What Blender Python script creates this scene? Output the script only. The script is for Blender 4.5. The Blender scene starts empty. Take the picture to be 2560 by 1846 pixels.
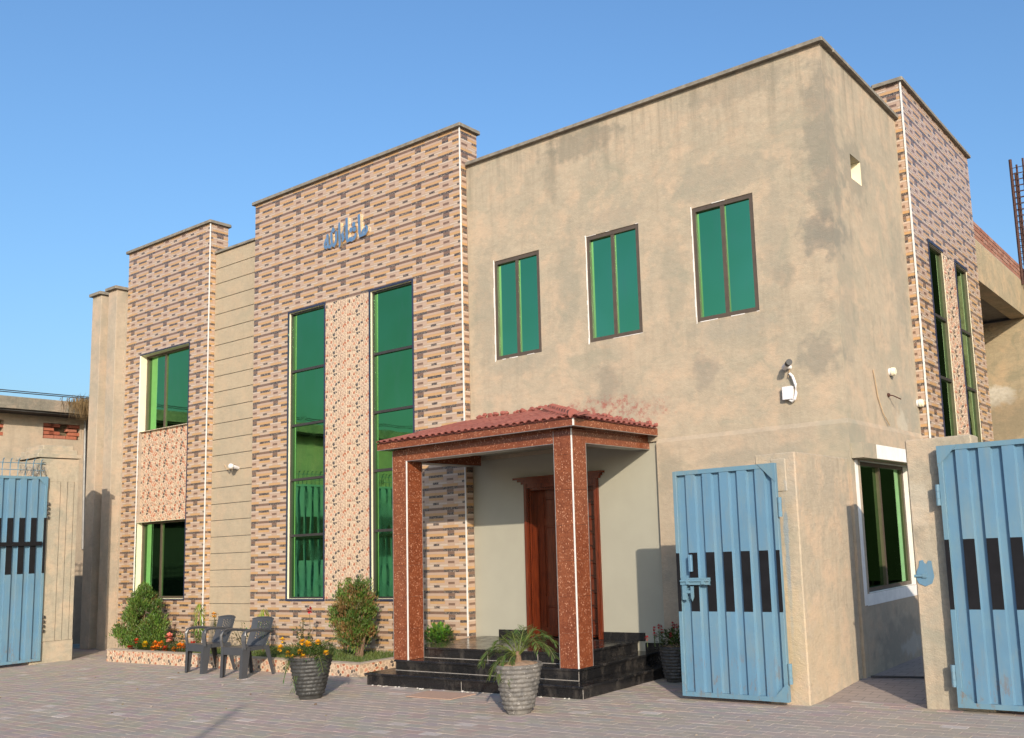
import bpy, math, random
from mathutils import Vector, Matrix
random.seed(7)
sc = bpy.context.scene
COL = sc.collection

# ------------------------------------------------------------------ camera, sky, sun, exposure
cam = bpy.data.cameras.new('camera')
cam.sensor_fit = 'HORIZONTAL'; cam.sensor_width = 36.0
cam.lens = 2348.2533 / 2560 * 36.0
cam.shift_x = -305.694 / 2560
cam.shift_y = 102.508 / 2560
cam.clip_start = 0.1; cam.clip_end = 2000
cam_o = bpy.data.objects.new('camera', cam); COL.objects.link(cam_o)
_r = Vector((0.824763, 0.563926, -0.04188)); _d = Vector((-0.111602, 0.089723, -0.989694)); _f = Vector((-0.554357, 0.820937, 0.136936))
cam_o.matrix_world = Matrix(((_r.x, -_d.x, -_f.x, 0), (_r.y, -_d.y, -_f.y, 0), (_r.z, -_d.z, -_f.z, 1.7), (0, 0, 0, 1)))
sc.camera = cam_o

SUN_AZ, SUN_EL = math.radians(135), math.radians(20.3)      # azimuth clockwise from +Y
world = bpy.data.worlds.new('World'); sc.world = world; world.use_nodes = True
wn = world.node_tree.nodes; wl = world.node_tree.links
bgn = wn['Background']; bgn.inputs['Strength'].default_value = 0.15
sky = wn.new('ShaderNodeTexSky'); sky.sky_type = 'NISHITA'; sky.sun_disc = False
sky.sun_elevation = SUN_EL; sky.sun_rotation = SUN_AZ
sky.altitude = 100; sky.air_density = 1.45; sky.dust_density = 3.2; sky.ozone_density = 7.0
wl.new(sky.outputs[0], bgn.inputs['Color'])
sun = bpy.data.lights.new('sun', 'SUN'); sun.energy = 3.65; sun.angle = math.radians(0.5); sun.color = (1.0, 0.86, 0.69)
sun_o = bpy.data.objects.new('sun', sun); COL.objects.link(sun_o)
_s = Vector((math.sin(SUN_AZ) * math.cos(SUN_EL), math.cos(SUN_AZ) * math.cos(SUN_EL), math.sin(SUN_EL)))
sun_o.rotation_euler = _s.to_track_quat('Z', 'Y').to_euler(); sun_o.location = _s * 60
sc.view_settings.view_transform = 'Standard'; sc.view_settings.look = 'None'
sc.view_settings.exposure = 0.55; sc.view_settings.gamma = 1.0
sc.view_settings.use_curve_mapping = False

# ------------------------------------------------------------------ mesh builder
def lerp(a, b, t): return a + (b - a) * t
class MB:
    def __init__(s): s.v = []; s.f = []; s.c = []; s.m = []
    def add(s, vs, fs, col=(1, 1, 1), m=0, M=None):
        n = len(s.v)
        for p in vs:
            p = Vector(p)
            s.v.append(M @ p if M is not None else p)
        for f in fs:
            s.f.append([n + i for i in f]); s.c.append(col); s.m.append(m)
    def box(s, x0, x1, y0, y1, z0, z1, col=(1, 1, 1), m=0, M=None, skip=''):
        vs = [(x0, y0, z0), (x1, y0, z0), (x1, y1, z0), (x0, y1, z0), (x0, y0, z1), (x1, y0, z1), (x1, y1, z1), (x0, y1, z1)]
        F = {'b': (0, 3, 2, 1), 't': (4, 5, 6, 7), 'f': (0, 1, 5, 4), 'r': (1, 2, 6, 5), 'k': (2, 3, 7, 6), 'l': (3, 0, 4, 7)}
        s.add(vs, [F[k] for k in F if k not in skip], col, m, M)
    def bbox(s, x0, x1, y0, y1, z0, z1, b=0.01, col=(1, 1, 1), m=0, M=None):
        """box with chamfered vertical and top edges"""
        def ring(i, z): return [(x0 + i, y0 + b, z), (x0 + b, y0 + i, z), (x1 - b, y0 + i, z), (x1 - i, y0 + b, z), (x1 - i, y1 - b, z), (x1 - b, y1 - i, z), (x0 + b, y1 - i, z), (x0 + i, y1 - b, z)]
        vs = ring(0, z0) + ring(0, z1 - b) + ring(b, z1)
        fs = [tuple(range(7, -1, -1)), tuple(range(16, 24))]
        for r in range(2):
            for i in range(8): fs.append((r * 8 + i, r * 8 + (i + 1) % 8, r * 8 + 8 + (i + 1) % 8, r * 8 + 8 + i))
        s.add(vs, fs, col, m, M)
    def poly(s, pts, h, col=(1, 1, 1), m=0, M=None, bot=True, inset=0.0):
        """extrude polygon pts (x,y) from z=0 to z=h"""
        n = len(pts); cx = sum(p[0] for p in pts) / n; cy = sum(p[1] for p in pts) / n
        vs = [(p[0], p[1], 0) for p in pts] + [(lerp(p[0], cx, inset), lerp(p[1], cy, inset), h) for p in pts]
        fs = [tuple(range(n, 2 * n))] + [(i, (i + 1) % n, n + (i + 1) % n, n + i) for i in range(n)]
        if bot: fs.append(tuple(range(n - 1, -1, -1)))
        s.add(vs, fs, col, m, M)
    def tube(s, path, r, n=8, col=(1, 1, 1), m=0, M=None, flat=1.0, cap=True):
        P = [Vector(p) for p in path]; rs = r if isinstance(r, (list, tuple)) else [r] * len(P)
        vs = []; fs = []; up = Vector((0, 0, 1)); prev = None
        for i, p in enumerate(P):
            t = (P[min(i + 1, len(P) - 1)] - P[max(i - 1, 0)]).normalized()
            a = t.cross(up)
            if a.length < 0.05: a = t.cross(Vector((1, 0, 0))) if prev is None else prev
            a.normalize(); b = a.cross(t).normalized(); prev = a
            for k in range(n):
                w = 2 * math.pi * k / n
                vs.append(p + a * math.cos(w) * rs[i] + b * math.sin(w) * rs[i] * flat)
        for i in range(len(P) - 1):
            for k in range(n): fs.append((i * n + k, i * n + (k + 1) % n, (i + 1) * n + (k + 1) % n, (i + 1) * n + k))
        if cap:
            fs.append(tuple(range(n - 1, -1, -1))); fs.append(tuple(range((len(P) - 1) * n, len(P) * n)))
        s.add(vs, fs, col, m, M)
    def lathe(s, prof, n=24, c=(0, 0, 0), col=(1, 1, 1), m=0, M=None, fn=None):
        vs = []; fs = []
        for i, (r, z) in enumerate(prof):
            for k in range(n):
                w = 2 * math.pi * k / n; rr = r if fn is None else fn(r, z, w)
                vs.append((c[0] + rr * math.cos(w), c[1] + rr * math.sin(w), c[2] + z))
        for i in range(len(prof) - 1):
            for k in range(n): fs.append((i * n + k, i * n + (k + 1) % n, (i + 1) * n + (k + 1) % n, (i + 1) * n + k))
        if prof[0][0] > 1e-4: fs.append(tuple(range(n - 1, -1, -1)))
        if prof[-1][0] > 1e-4: fs.append(tuple(range((len(prof) - 1) * n, len(prof) * n)))
        s.add(vs, fs, col, m, M)
    def sheet(s, g, th, col=(1, 1, 1), m=0, M=None, skip=None):
        """g[i][j] grid of points given thickness th along the local normal"""
        ni, nj = len(g), len(g[0]); T = []; B = []
        for i in range(ni):
            for j in range(nj):
                p = Vector(g[i][j]); a = Vector(g[min(i + 1, ni - 1)][j]) - Vector(g[max(i - 1, 0)][j]); b = Vector(g[i][min(j + 1, nj - 1)]) - Vector(g[i][max(j - 1, 0)])
                nn = a.cross(b).normalized(); T.append(p + nn * th / 2); B.append(p - nn * th / 2)
        N = ni * nj; fs = []
        sk = lambda i, j: i < 0 or j < 0 or i >= ni - 1 or j >= nj - 1 or (skip is not None and skip(i, j))
        for i in range(ni - 1):
            for j in range(nj - 1):
                if sk(i, j): continue
                a, b, c, d = i * nj + j, (i + 1) * nj + j, (i + 1) * nj + j + 1, i * nj + j + 1
                fs.append((a, b, c, d)); fs.append((N + d, N + c, N + b, N + a))
                if sk(i - 1, j): fs.append((a, d, N + d, N + a))
                if sk(i + 1, j): fs.append((c, b, N + b, N + c))
                if sk(i, j - 1): fs.append((b, a, N + a, N + b))
                if sk(i, j + 1): fs.append((d, c, N + c, N + d))
        s.add(T + B, fs, col, m, M)
    def ball(s, c, r, col=(1, 1, 1), m=0, n=8, k=5, sq=1.0, jit=0.0):
        prof = [(max(1e-5, math.sin(math.pi * i / k)), -math.cos(math.pi * i / k)) for i in range(k + 1)]
        vs = []; fs = []
        for (a, b) in prof:
            for j in range(n):
                w = 2 * math.pi * j / n; q = r * (1 + random.uniform(-jit, jit))
                vs.append((c[0] + q * a * math.cos(w), c[1] + q * a * math.sin(w), c[2] + q * b * sq))
        for i in range(k):
            for j in range(n): fs.append((i * n + j, i * n + (j + 1) % n, (i + 1) * n + (j + 1) % n, (i + 1) * n + j))
        s.add(vs, fs, col, m)
    def mesh(s, name, mats, org=(0, 0, 0), smooth=False):
        o = Vector(org); me = bpy.data.meshes.new(name)
        me.from_pydata([tuple(v - o) for v in s.v], [], s.f)
        mats = mats if isinstance(mats, (list, tuple)) else [mats]
        for k in mats: me.materials.append(k)
        if s.f:
            me.polygons.foreach_set('material_index', s.m)
            if smooth: me.polygons.foreach_set('use_smooth', [True] * len(s.f))
            ca = me.color_attributes.new('Col', 'FLOAT_COLOR', 'CORNER'); buf = []
            for f, c in zip(s.f, s.c): buf.extend([c[0], c[1], c[2], 1.0] * len(f))
            ca.data.foreach_set('color', buf)
        me.update()
        return me
    def build(s, name, mats, parent=None, smooth=False, loc=None, kind=None, label=None):
        """one mesh object; vertices given in world space (or the parent's local space for LOCAL things)"""
        W = WLOC.get(parent.name, Vector()) if parent is not None else Vector(loc or (0, 0, 0))
        o = bpy.data.objects.new(name, s.mesh(name, mats, W, smooth)); COL.objects.link(o)
        if parent is not None: o.parent = parent; WLOC[o.name] = W
        else: o.location = W; WLOC[o.name] = W
        if kind: o['kind'] = kind
        if label: o['label'] = label
        return o
WLOC = {}
def thing(name, label, cat, loc=(0, 0, 0), rz=0.0, group=None, local=False):
    o = bpy.data.objects.new(name, None); COL.objects.link(o); o.empty_display_size = 0.3
    o.location = loc; o.rotation_euler = (0, 0, rz); o['label'] = label; o['category'] = cat
    if group: o['group'] = group
    WLOC[o.name] = Vector() if local else Vector(loc)
    return o
def tag(o, label, cat=None, group=None, kind=None):
    o['label'] = label
    if cat: o['category'] = cat
    if group: o['group'] = group
    if kind: o['kind'] = kind
    return o
def inst(name, me, parent, loc, rot=(0, 0, 0), scale=(1, 1, 1)):
    o = bpy.data.objects.new(name, me); COL.objects.link(o); o.parent = parent
    o.location = Vector(loc) - WLOC.get(parent.name, Vector()); o.rotation_euler = rot; o.scale = scale
    return o
def copy_tree(o, parent=None):
    c = o.copy(); COL.objects.link(c)
    if parent is not None: c.parent = parent
    for ch in list(o.children): copy_tree(ch, c)
    return c

# ------------------------------------------------------------------ materials
class NT:
    def __init__(s, name):
        s.mat = bpy.data.materials.new(name); s.mat.use_nodes = True
        s.n = s.mat.node_tree.nodes; s.l = s.mat.node_tree.links
        s.p = s.n['Principled BSDF']; s.pos = s.n.new('ShaderNodeNewGeometry').outputs['Position']
    def link(s, a, b): s.l.new(a, b)
    def val(s, sock, v):
        if hasattr(v, 'links') or isinstance(v, bpy.types.NodeSocket): s.l.new(v, sock)
        else: sock.default_value = v if not isinstance(v, tuple) or len(v) != 3 or sock.type != 'RGBA' else (*v, 1)
    def scale(s, vec, sx, sy, sz):
        m = s.n.new('ShaderNodeVectorMath'); m.operation = 'MULTIPLY'; s.link(vec, m.inputs[0]); m.inputs[1].default_value = (sx, sy, sz); return m.outputs[0]
    def noise(s, sc_=5.0, det=4.0, rough=0.55, vec=None, dist=0.0):
        t = s.n.new('ShaderNodeTexNoise'); t.inputs['Scale'].default_value = sc_; t.inputs['Detail'].default_value = det
        t.inputs['Roughness'].default_value = rough; t.inputs['Distortion'].default_value = dist
        s.link(vec if vec is not None else s.pos, t.inputs['Vector']); return t.outputs['Fac']
    def ramp(s, fac, a, b, lo=0.0, hi=1.0):
        m = s.n.new('ShaderNodeMapRange'); m.clamp = True; s.val(m.inputs['Value'], fac)
        m.inputs['From Min'].default_value = a; m.inputs['From Max'].default_value = b
        m.inputs['To Min'].default_value = lo; m.inputs['To Max'].default_value = hi; return m.outputs[0]
    def mix(s, fac, a, b, mode='MIX'):
        m = s.n.new('ShaderNodeMix'); m.data_type = 'RGBA'; m.blend_type = mode; m.clamp_factor = True
        s.val(m.inputs[0], fac); s.val(m.inputs[6], a); s.val(m.inputs[7], b); return m.outputs[2]
    def math(s, op, a, b=0.0):
        m = s.n.new('ShaderNodeMath'); m.operation = op; s.val(m.inputs[0], a); s.val(m.inputs[1], b); return m.outputs[0]
    def attr(s, name='Col'):
        a = s.n.new('ShaderNodeAttribute'); a.attribute_name = name; return a.outputs['Color']
    def bump(s, h, strength=0.3, dist=0.01):
        b = s.n.new('ShaderNodeBump'); b.inputs['Strength'].default_value = strength; b.inputs['Distance'].default_value = dist
        s.link(h, b.inputs['Height']); s.link(b.outputs[0], s.p.inputs['Normal'])
    def spot(s, c, r, wob=0.5, sc_=6.0):
        """0..1 mask: ragged blob of wear round world point c with radii r"""
        v = s.n.new('ShaderNodeVectorMath'); v.operation = 'SUBTRACT'; s.link(s.pos, v.inputs[0]); v.inputs[1].default_value = c
        v2 = s.scale(v.outputs[0], 1 / r[0], 1 / r[1], 1 / r[2])
        ln = s.n.new('ShaderNodeVectorMath'); ln.operation = 'LENGTH'; s.link(v2, ln.inputs[0])
        w = s.ramp(s.noise(sc_, 5), 0.25, 0.75, -wob, wob)
        return s.ramp(s.math('ADD', ln.outputs['Value'], w), 0.6, 1.05, 1.0, 0.0)
    def done(s, color=None, rough=0.7, metal=0.0, spec=0.5):
        if color is not None: s.val(s.p.inputs['Base Color'], color)
        s.val(s.p.inputs['Roughness'], rough); s.p.inputs['Metallic'].default_value = metal
        s.p.inputs['Specular IOR Level'].default_value = spec
        return s.mat

def simple(name, col, rough=0.6, metal=0.0, var=0.15, sc_=8.0, bump=0.0, bsc=60.0, spec=0.5):
    t = NT(name)
    d = tuple(c * (1 - var) for c in col); l = tuple(min(1, c * (1 + var)) for c in col)
    c = t.mix(t.ramp(t.noise(sc_, 5), 0.3, 0.7), d, l)
    if bump: t.bump(t.noise(bsc, 4), bump, 0.01)
    return t.done(c, rough, metal, spec)

def plaster(name, col, grey, spots=(), red=False, streak=(1.2, 1.2, 2.4), dark=0.35, contrast=1.0, bumpy=0.35):
    t = NT(name)
    big = t.ramp(t.noise(0.9, 8, 0.68, dist=0.6), 0.42, 0.60)
    c = t.mix(big, col, grey)
    st = t.noise(3.0, 6, 0.65, vec=t.scale(t.pos, *streak))
    c = t.mix(t.ramp(st, 0.35, 0.72, 0.0, 0.5 * contrast), c, tuple(x * 0.72 for x in col))
    c = t.mix(t.ramp(t.noise(26, 3), 0.45, 0.75, 0, 0.22 * contrast), c, tuple(x * 1.22 for x in col))
    run = t.noise(2.2, 5, 0.6, vec=t.scale(t.pos, 3.0, 3.0, 0.35))
    c = t.mix(t.ramp(run, 0.56, 0.78, 0.0, dark), c, tuple(x * 0.5 for x in grey))
    c = t.mix(t.ramp(t.noise(2.6, 7, 0.68), 0.48, 0.62, 0, 0.7 * contrast), c, tuple(x * y for x, y in zip(col, (1.12, 1.02, 0.98))))
    c = t.mix(t.ramp(t.noise(1.7, 8, 0.68, dist=1.0), 0.54, 0.66, 0, 0.6 * contrast), c, tuple(x * y for x, y in zip(grey, (0.84, 0.90, 0.90))))
    c = t.mix(t.ramp(t.noise(7, 6, 0.7, vec=t.scale(t.pos, 1, 1, 2.2)), 0.5, 0.7, 0, 0.4 * contrast), c, tuple(x * 0.8 for x in grey))
    for (ctr, r, k, cc) in spots:
        c = t.mix(t.math('MULTIPLY', t.spot(ctr, r), k * 0.8), c, cc)
    if red:
        m = t.math('MULTIPLY', t.spot((-7.25, 9.99, 3.36), (1.05, 0.5, 0.27), 0.45, 5.0), t.ramp(t.noise(11, 8, 0.8), 0.47, 0.60, 0, 0.8))
        c = t.mix(m, c, (0.30, 0.095, 0.075))
    if red:                                                        # rain runs below the parapet and under the sills
        sp = t.n.new('ShaderNodeSeparateXYZ'); t.link(t.pos, sp.inputs[0]); zz = sp.outputs['Z']
        rn = t.ramp(t.noise(3.5, 6, 0.7, vec=t.scale(t.pos, 1.6, 1.6, 0.12)), 0.48, 0.68)
        c = t.mix(t.math('MULTIPLY', t.math('MULTIPLY', t.ramp(zz, 6.3, 7.44), rn), 0.75), c, tuple(x * 0.55 for x in grey))
        sl = t.math('MULTIPLY', t.ramp(zz, 3.7, 4.36), t.ramp(zz, 4.37, 4.36))
        c = t.mix(t.math('MULTIPLY', t.math('MULTIPLY', sl, rn), 0.35), c, tuple(x * 0.6 for x in grey))
    h = t.math('ADD', t.noise(9, 6, 0.7, vec=t.scale(t.pos, 1, 1, 1.5)), t.math('MULTIPLY', t.noise(80, 3), 0.35))
    t.bump(h, bumpy * 1.5, 0.015)
    return t.done(c, 0.92, 0, 0.2)

GREY = (0.24, 0.225, 0.18)
SP = [((-4.05, 9.99, 5.14), (0.30, 0.6, 0.28), 0.75, (0.17, 0.165, 0.145)), ((-4.16, 9.99, 3.68), (0.28, 0.5, 0.28), 0.7, (0.19, 0.185, 0.155)),
      ((-7.15, 9.99, 3.75), (0.2, 0.5, 0.3), 0.6, (0.20, 0.185, 0.15)), ((-5.66, 9.99, 3.74), (0.2, 0.5, 0.28), 0.55, (0.21, 0.19, 0.16)),
      ((-7.45, 9.99, 7.22), (0.75, 0.5, 0.25), 0.65, (0.16, 0.155, 0.125)), ((-8.0, 9.99, 6.95), (0.16, 0.5, 0.55), 0.5, (0.18, 0.175, 0.14)),
      ((-5.0, 9.99, 7.25), (0.8, 0.5, 0.22), 0.5, (0.19, 0.18, 0.145)), ((-3.95, 9.99, 6.1), (0.22, 0.5, 1.3), 0.6, (0.17, 0.165, 0.14)),
      ((-4.5, 9.99, 4.75), (0.16, 0.5, 0.2), 0.5, (0.2, 0.185, 0.15)), ((-9.35, 9.99, 5.1), (0.25, 0.5, 1.0), 0.55, (0.25, 0.235, 0.185)),
      ((-7.75, 9.99, 5.3), (0.25, 0.5, 0.8), 0.55, (0.25, 0.24, 0.19)), ((-5.3, 9.99, 6.15), (0.9, 0.5, 0.28), 0.55, (0.24, 0.23, 0.185)),
      ((-6.05, 9.99, 5.0), (0.22, 0.5, 0.8), 0.5, (0.26, 0.245, 0.19)), ((-5.3, 9.99, 4.22), (0.65, 0.5, 0.16), 0.6, (0.3, 0.275, 0.22)),
      ((-8.7, 9.99, 4.22), (0.6, 0.5, 0.14), 0.5, (0.28, 0.26, 0.205)), ((-7.0, 9.99, 5.98), (0.6, 0.5, 0.2), 0.5, (0.25, 0.235, 0.19)),
      ((-4.62, 9.99, 5.2), (0.2, 0.5, 0.7), 0.5, (0.26, 0.245, 0.195)),
      ((-3.88, 10.85, 6.1), (0.5, 0.42, 0.55), 0.6, (0.2, 0.19, 0.155)), ((-3.88, 12.2, 3.2), (0.5, 0.5, 0.35), 0.55, (0.24, 0.24, 0.2)),
      ((-3.88, 11.9, 3.05), (0.5, 0.22, 0.2), 0.6, (0.5, 0.45, 0.36)), ((-3.88, 12.3, 5.0), (0.5, 0.4, 0.9), 0.45, (0.22, 0.21, 0.17)),
      ((-3.88, 10.3, 4.6), (0.4, 0.35, 1.2), 0.45, (0.25, 0.235, 0.19))]
M_PLASTER = plaster('plaster_render', (0.415, 0.345, 0.255), (0.34, 0.30, 0.228), SP, red=True)
M_PLASTER_LOW = plaster('lower_plaster', (0.415, 0.34, 0.252), (0.35, 0.30, 0.23),
                        [((-4.0, 9.96, 2.7), (0.35, 0.5, 0.5), 0.6, (0.31, 0.29, 0.22)), ((-3.86, 10.2, 2.75), (0.5, 0.35, 0.2), 0.6, (0.25, 0.24, 0.19)), ((-5.3, 9.96, 2.62), (0.5, 0.5, 0.14), 0.6, (0.27, 0.25, 0.2)), ((-6.2, 9.96, 2.5), (0.2, 0.5, 0.3), 0.6, (0.24, 0.225, 0.18)), ((-6.1, 9.96, 1.2), (0.25, 0.5, 0.35), 0.7, (0.26, 0.245, 0.2)), ((-4.6, 9.96, 2.55), (0.25, 0.5, 0.2), 0.5, (0.27, 0.26, 0.21)), ((-3.88, 11.2, 0.35), (0.5, 0.9, 0.35), 0.55, (0.17, 0.165, 0.145)),
                         ((-3.88, 11.6, 0.30), (0.5, 0.5, 0.14), 0.4, (0.5, 0.48, 0.44))])
M_CONC = plaster('concrete_render', (0.40, 0.345, 0.26), (0.335, 0.30, 0.235), streak=(4, 4, 0.8), dark=0.65, contrast=1.3, bumpy=0.5,
                 spots=[((-2.76, 8.76, 0.35), (0.4, 0.5, 0.5), 0.35, (0.28, 0.25, 0.19)), ((-2.78, 8.76, 1.95), (0.14, 0.3, 0.22), 0.5, (0.48, 0.44, 0.36)),
                        ((-4.05, 8.55, 2.35), (0.14, 0.3, 0.3), 0.5, (0.33, 0.31, 0.26)), ((-4.0, 8.55, 1.5), (0.035, 0.3, 0.75), 0.6, (0.2, 0.27, 0.33))])
M_PILL = plaster('pillar_plaster', (0.43, 0.355, 0.26), (0.365, 0.315, 0.24), streak=(5, 5, 0.8), dark=0.5, contrast=1.2, bumpy=0.6,
                 spots=[((-4.05, 8.55, 2.2), (0.2, 0.2, 0.4), 0.7, (0.32, 0.30, 0.25)), ((-4.03, 8.55, 1.35), (0.03, 0.2, 0.8), 0.8, (0.17, 0.25, 0.31)), ((-4.1, 8.55, 0.8), (0.25, 0.2, 0.6), 0.6, (0.42, 0.35, 0.22)), ((-3.9, 8.9, 0.5), (0.3, 0.5, 0.5), 0.4, (0.44, 0.33, 0.21))])
M_PILAST = plaster('pilaster_render', (0.42, 0.35, 0.265), (0.35, 0.30, 0.235), streak=(2, 2, 1), dark=0.3)
M_BAND = plaster('band_render', (0.40, 0.328, 0.232), (0.36, 0.302, 0.217), dark=0.18, contrast=0.7)
M_COPING = simple('coping_concrete', (0.20, 0.18, 0.145), 0.9, var=0.25, sc_=12, bump=0.4)
M_GREEN = simple('green_wall_paint', (0.33, 0.32, 0.26), 0.55, var=0.04, sc_=2.5, bump=0.06)
M_WHITEP = simple('white_paint', (0.72, 0.70, 0.66), 0.7, var=0.08, sc_=9, bump=0.1)
M_CREAM = simple('cream_jamb', (0.74, 0.68, 0.50), 0.5, var=0.05)
M_STRIP = simple('white_corner_strip', (0.66, 0.65, 0.62), 0.35, var=0.03)
M_NAVY = simple('navy_trim', (0.025, 0.03, 0.06), 0.35, var=0.2)
M_BRONZE = simple('bronze_aluminium', (0.115, 0.085, 0.062), 0.42, 0.35, var=0.12)
M_DARKFR = simple('dark_aluminium', (0.05, 0.045, 0.042), 0.4, 0.3, var=0.1)
M_DARK = simple('dark_void', (0.012, 0.012, 0.012), 0.9)
M_GROUT = simple('tile_mortar', (0.36, 0.29, 0.225), 0.9, var=0.15)

def mk_stone():
    t = NT('printed_ledge_tile'); c = t.attr()
    n1 = t.noise(34, 4, 0.6, vec=t.scale(t.pos, 1, 1, 4)); n2 = t.noise(120, 2)
    c = t.mix(t.ramp(n1, 0.35, 0.7, 0, 0.42), c, t.mix(0.5, c, (0.44, 0.325, 0.235)))
    c = t.mix(t.ramp(n2, 0.58, 0.75, 0, 0.3), c, (0.2, 0.12, 0.08))
    t.bump(n1, 0.15, 0.004)
    return t.done(c, 0.30, 0, 0.5)
def mk_mottle():
    t = NT('mottled_ledge_tile')
    n = t.noise(58, 3, 0.6, dist=1.5)
    c = t.mix(t.ramp(n, 0.52, 0.60), (0.05, 0.042, 0.044), (0.34, 0.265, 0.20))
    return t.done(c, 0.30)
M_STONE, M_MOTTLE = mk_stone(), mk_mottle()
def mk_pebble():
    t = NT('pebble_tile_glaze'); c = t.attr()
    c = t.mix(t.ramp(t.noise(60, 3), 0.35, 0.75, 0, 0.35), c, t.mix(0.6, c, (0.5, 0.36, 0.24)))
    return t.done(c, 0.35)
M_PEBBLE = mk_pebble()
def mk_glass(name, c0, c1, wav):
    t = NT(name)
    t.bump(t.noise(1.3, 2, vec=t.scale(t.pos, 1, 1, 0.6)), wav, 0.03)
    c = t.mix(t.ramp(t.noise(0.6, 3), 0.32, 0.68), c0, c1)
    c = t.mix(t.ramp(t.noise(5, 6, 0.7, vec=t.scale(t.pos, 1, 1, 0.3)), 0.5, 0.8, 0, 0.25), c, (0.30, 0.42, 0.26))
    return t.done(c, t.ramp(t.noise(3, 5, 0.7), 0.45, 0.8, 0.015, 0.12), 1.0)
M_GLASS = mk_glass('green_mirror_glass', (0.16, 0.50, 0.20), (0.20, 0.56, 0.27), 0.05)
M_GLASS_OL = mk_glass('olive_mirror_glass', (0.13, 0.38, 0.12), (0.15, 0.44, 0.17), 0.07)
def mk_granite():
    t = NT('red_granite_tile')
    base = t.mix(t.ramp(t.noise(9, 5), 0.3, 0.7), (0.15, 0.042, 0.019), (0.22, 0.068, 0.030))
    base = t.mix(t.ramp(t.noise(70, 3, 0.6), 0.5, 0.62, 0, 0.75), base, (0.10, 0.024, 0.012))
    v = t.n.new('ShaderNodeTexVoronoi'); v.inputs['Scale'].default_value = 34
    t.link(t.scale(t.pos, 1.7, 1.7, 1.0), v.inputs['Vector'])
    fl = t.math('MULTIPLY', t.ramp(v.outputs['Distance'], 0.2, 0.34, 1, 0), t.ramp(t.noise(26, 2), 0.42, 0.56))
    c = t.mix(fl, base, (0.52, 0.27, 0.17))
    return t.done(c, 0.16, 0, 0.5)
M_GRANITE = mk_granite()
M_GRANITE_DK = simple('granite_soffit', (0.05, 0.016, 0.01), 0.3, var=0.2)
def mk_black():
    t = NT('black_granite')
    c = t.mix(t.ramp(t.noise(150, 2), 0.62, 0.72, 0, 0.5), (0.010, 0.010, 0.011), (0.06, 0.06, 0.06))
    dust = t.ramp(t.noise(5, 6, 0.7, vec=t.scale(t.pos, 1, 1, 0.5)), 0.5, 0.85, 0, 0.28)
    c = t.mix(dust, c, (0.25, 0.22, 0.19))
    return t.done(c, t.ramp(t.noise(6, 5), 0.35, 0.75, 0.10, 0.34))
M_BLACK = mk_black()
M_JOINT = simple('pale_grout', (0.34, 0.31, 0.28), 0.9)
def mk_roof():
    t = NT('painted_roof_tile'); c = t.attr()
    c = t.mix(t.ramp(t.noise(14, 5), 0.4, 0.75, 0, 0.55), c, (0.26, 0.105, 0.088))
    t.bump(t.noise(60, 3), 0.2, 0.006)
    return t.done(c, 0.75, 0, 0.3)
M_ROOF = mk_roof()
def mk_plain():
    t = NT('crumb'); return t.done(t.attr(), 0.95, 0, 0.1)
M_BRICK_PLAIN = mk_plain()
def mk_wood():
    t = NT('varnished_wood')
    g = t.noise(6, 5, 0.6, vec=t.scale(t.pos, 9, 9, 0.7), dist=0.8)
    c = t.mix(t.ramp(g, 0.3, 0.7), (0.060, 0.011, 0.005), (0.155, 0.029, 0.009))
    return t.done(c, 0.22)
M_WOOD = mk_wood()
def mk_gate(name, col, black=False):
    t = NT(name)
    c = t.mix(t.ramp(t.noise(2.2, 5), 0.3, 0.7), tuple(x * 0.93 for x in col), tuple(x * 1.06 for x in col))
    sc_ = t.ramp(t.noise(28, 6, 0.75), 0.665, 0.70, 0, 0.75)
    c = t.mix(sc_, c, (0.16, 0.10, 0.06))
    c = t.mix(t.ramp(t.noise(1.6, 6, 0.7), 0.46, 0.62, 0, 0.45), c, tuple(min(1, x * y) for x, y in zip(col, (1.35, 1.12, 0.92))))
    dirt = t.ramp(t.noise(3, 6, 0.7, vec=t.scale(t.pos, 3, 3, 0.5)), 0.48, 0.74, 0, 0.5)
    c = t.mix(dirt, c, (0.19, 0.225, 0.215))
    sp = t.n.new('ShaderNodeSeparateXYZ'); t.link(t.pos, sp.inputs[0])
    rs = t.math('MULTIPLY', t.ramp(sp.outputs['Z'], 0.7, 0.1), t.ramp(t.noise(14, 7, 0.75, vec=t.scale(t.pos, 1, 1, 0.4)), 0.54, 0.64, 0, 0.75))
    c = t.mix(rs, c, (0.17, 0.10, 0.05))
    sc2 = t.ramp(t.noise(9, 3, 0.8, vec=t.scale(t.pos, 1, 1, 6)), 0.71, 0.73, 0, 0.5)
    c = t.mix(sc2, c, (0.25, 0.30, 0.33))
    c = t.mix(t.ramp(t.noise(1.1, 5, 0.7), 0.55, 0.75, 0, 0.45), c, tuple(x * y for x, y in zip(col, (0.75, 0.85, 0.95))))
    t.bump(t.noise(5, 3), 0.12, 0.03)
    return t.done(c, 0.5)
M_GATE = mk_gate('blue_gate_paint', (0.098, 0.205, 0.305))
M_GATE_FR = mk_gate('blue_frame_paint', (0.105, 0.21, 0.29))
M_GATEBLK = simple('black_gate_paint', (0.008, 0.008, 0.010), 0.6, var=0.25, spec=0.2)
M_RUST = simple('rusty_steel', (0.06, 0.024, 0.016), 0.85, var=0.35, sc_=25)
def mk_brick():
    t = NT('fired_brick'); c = t.attr()
    c = t.mix(t.ramp(t.noise(30, 5), 0.35, 0.75, 0, 0.5), c, (0.20, 0.085, 0.055))
    t.bump(t.noise(70, 3), 0.4, 0.006)
    return t.done(c, 0.9, 0, 0.2)
M_BRICK = mk_brick()
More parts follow.
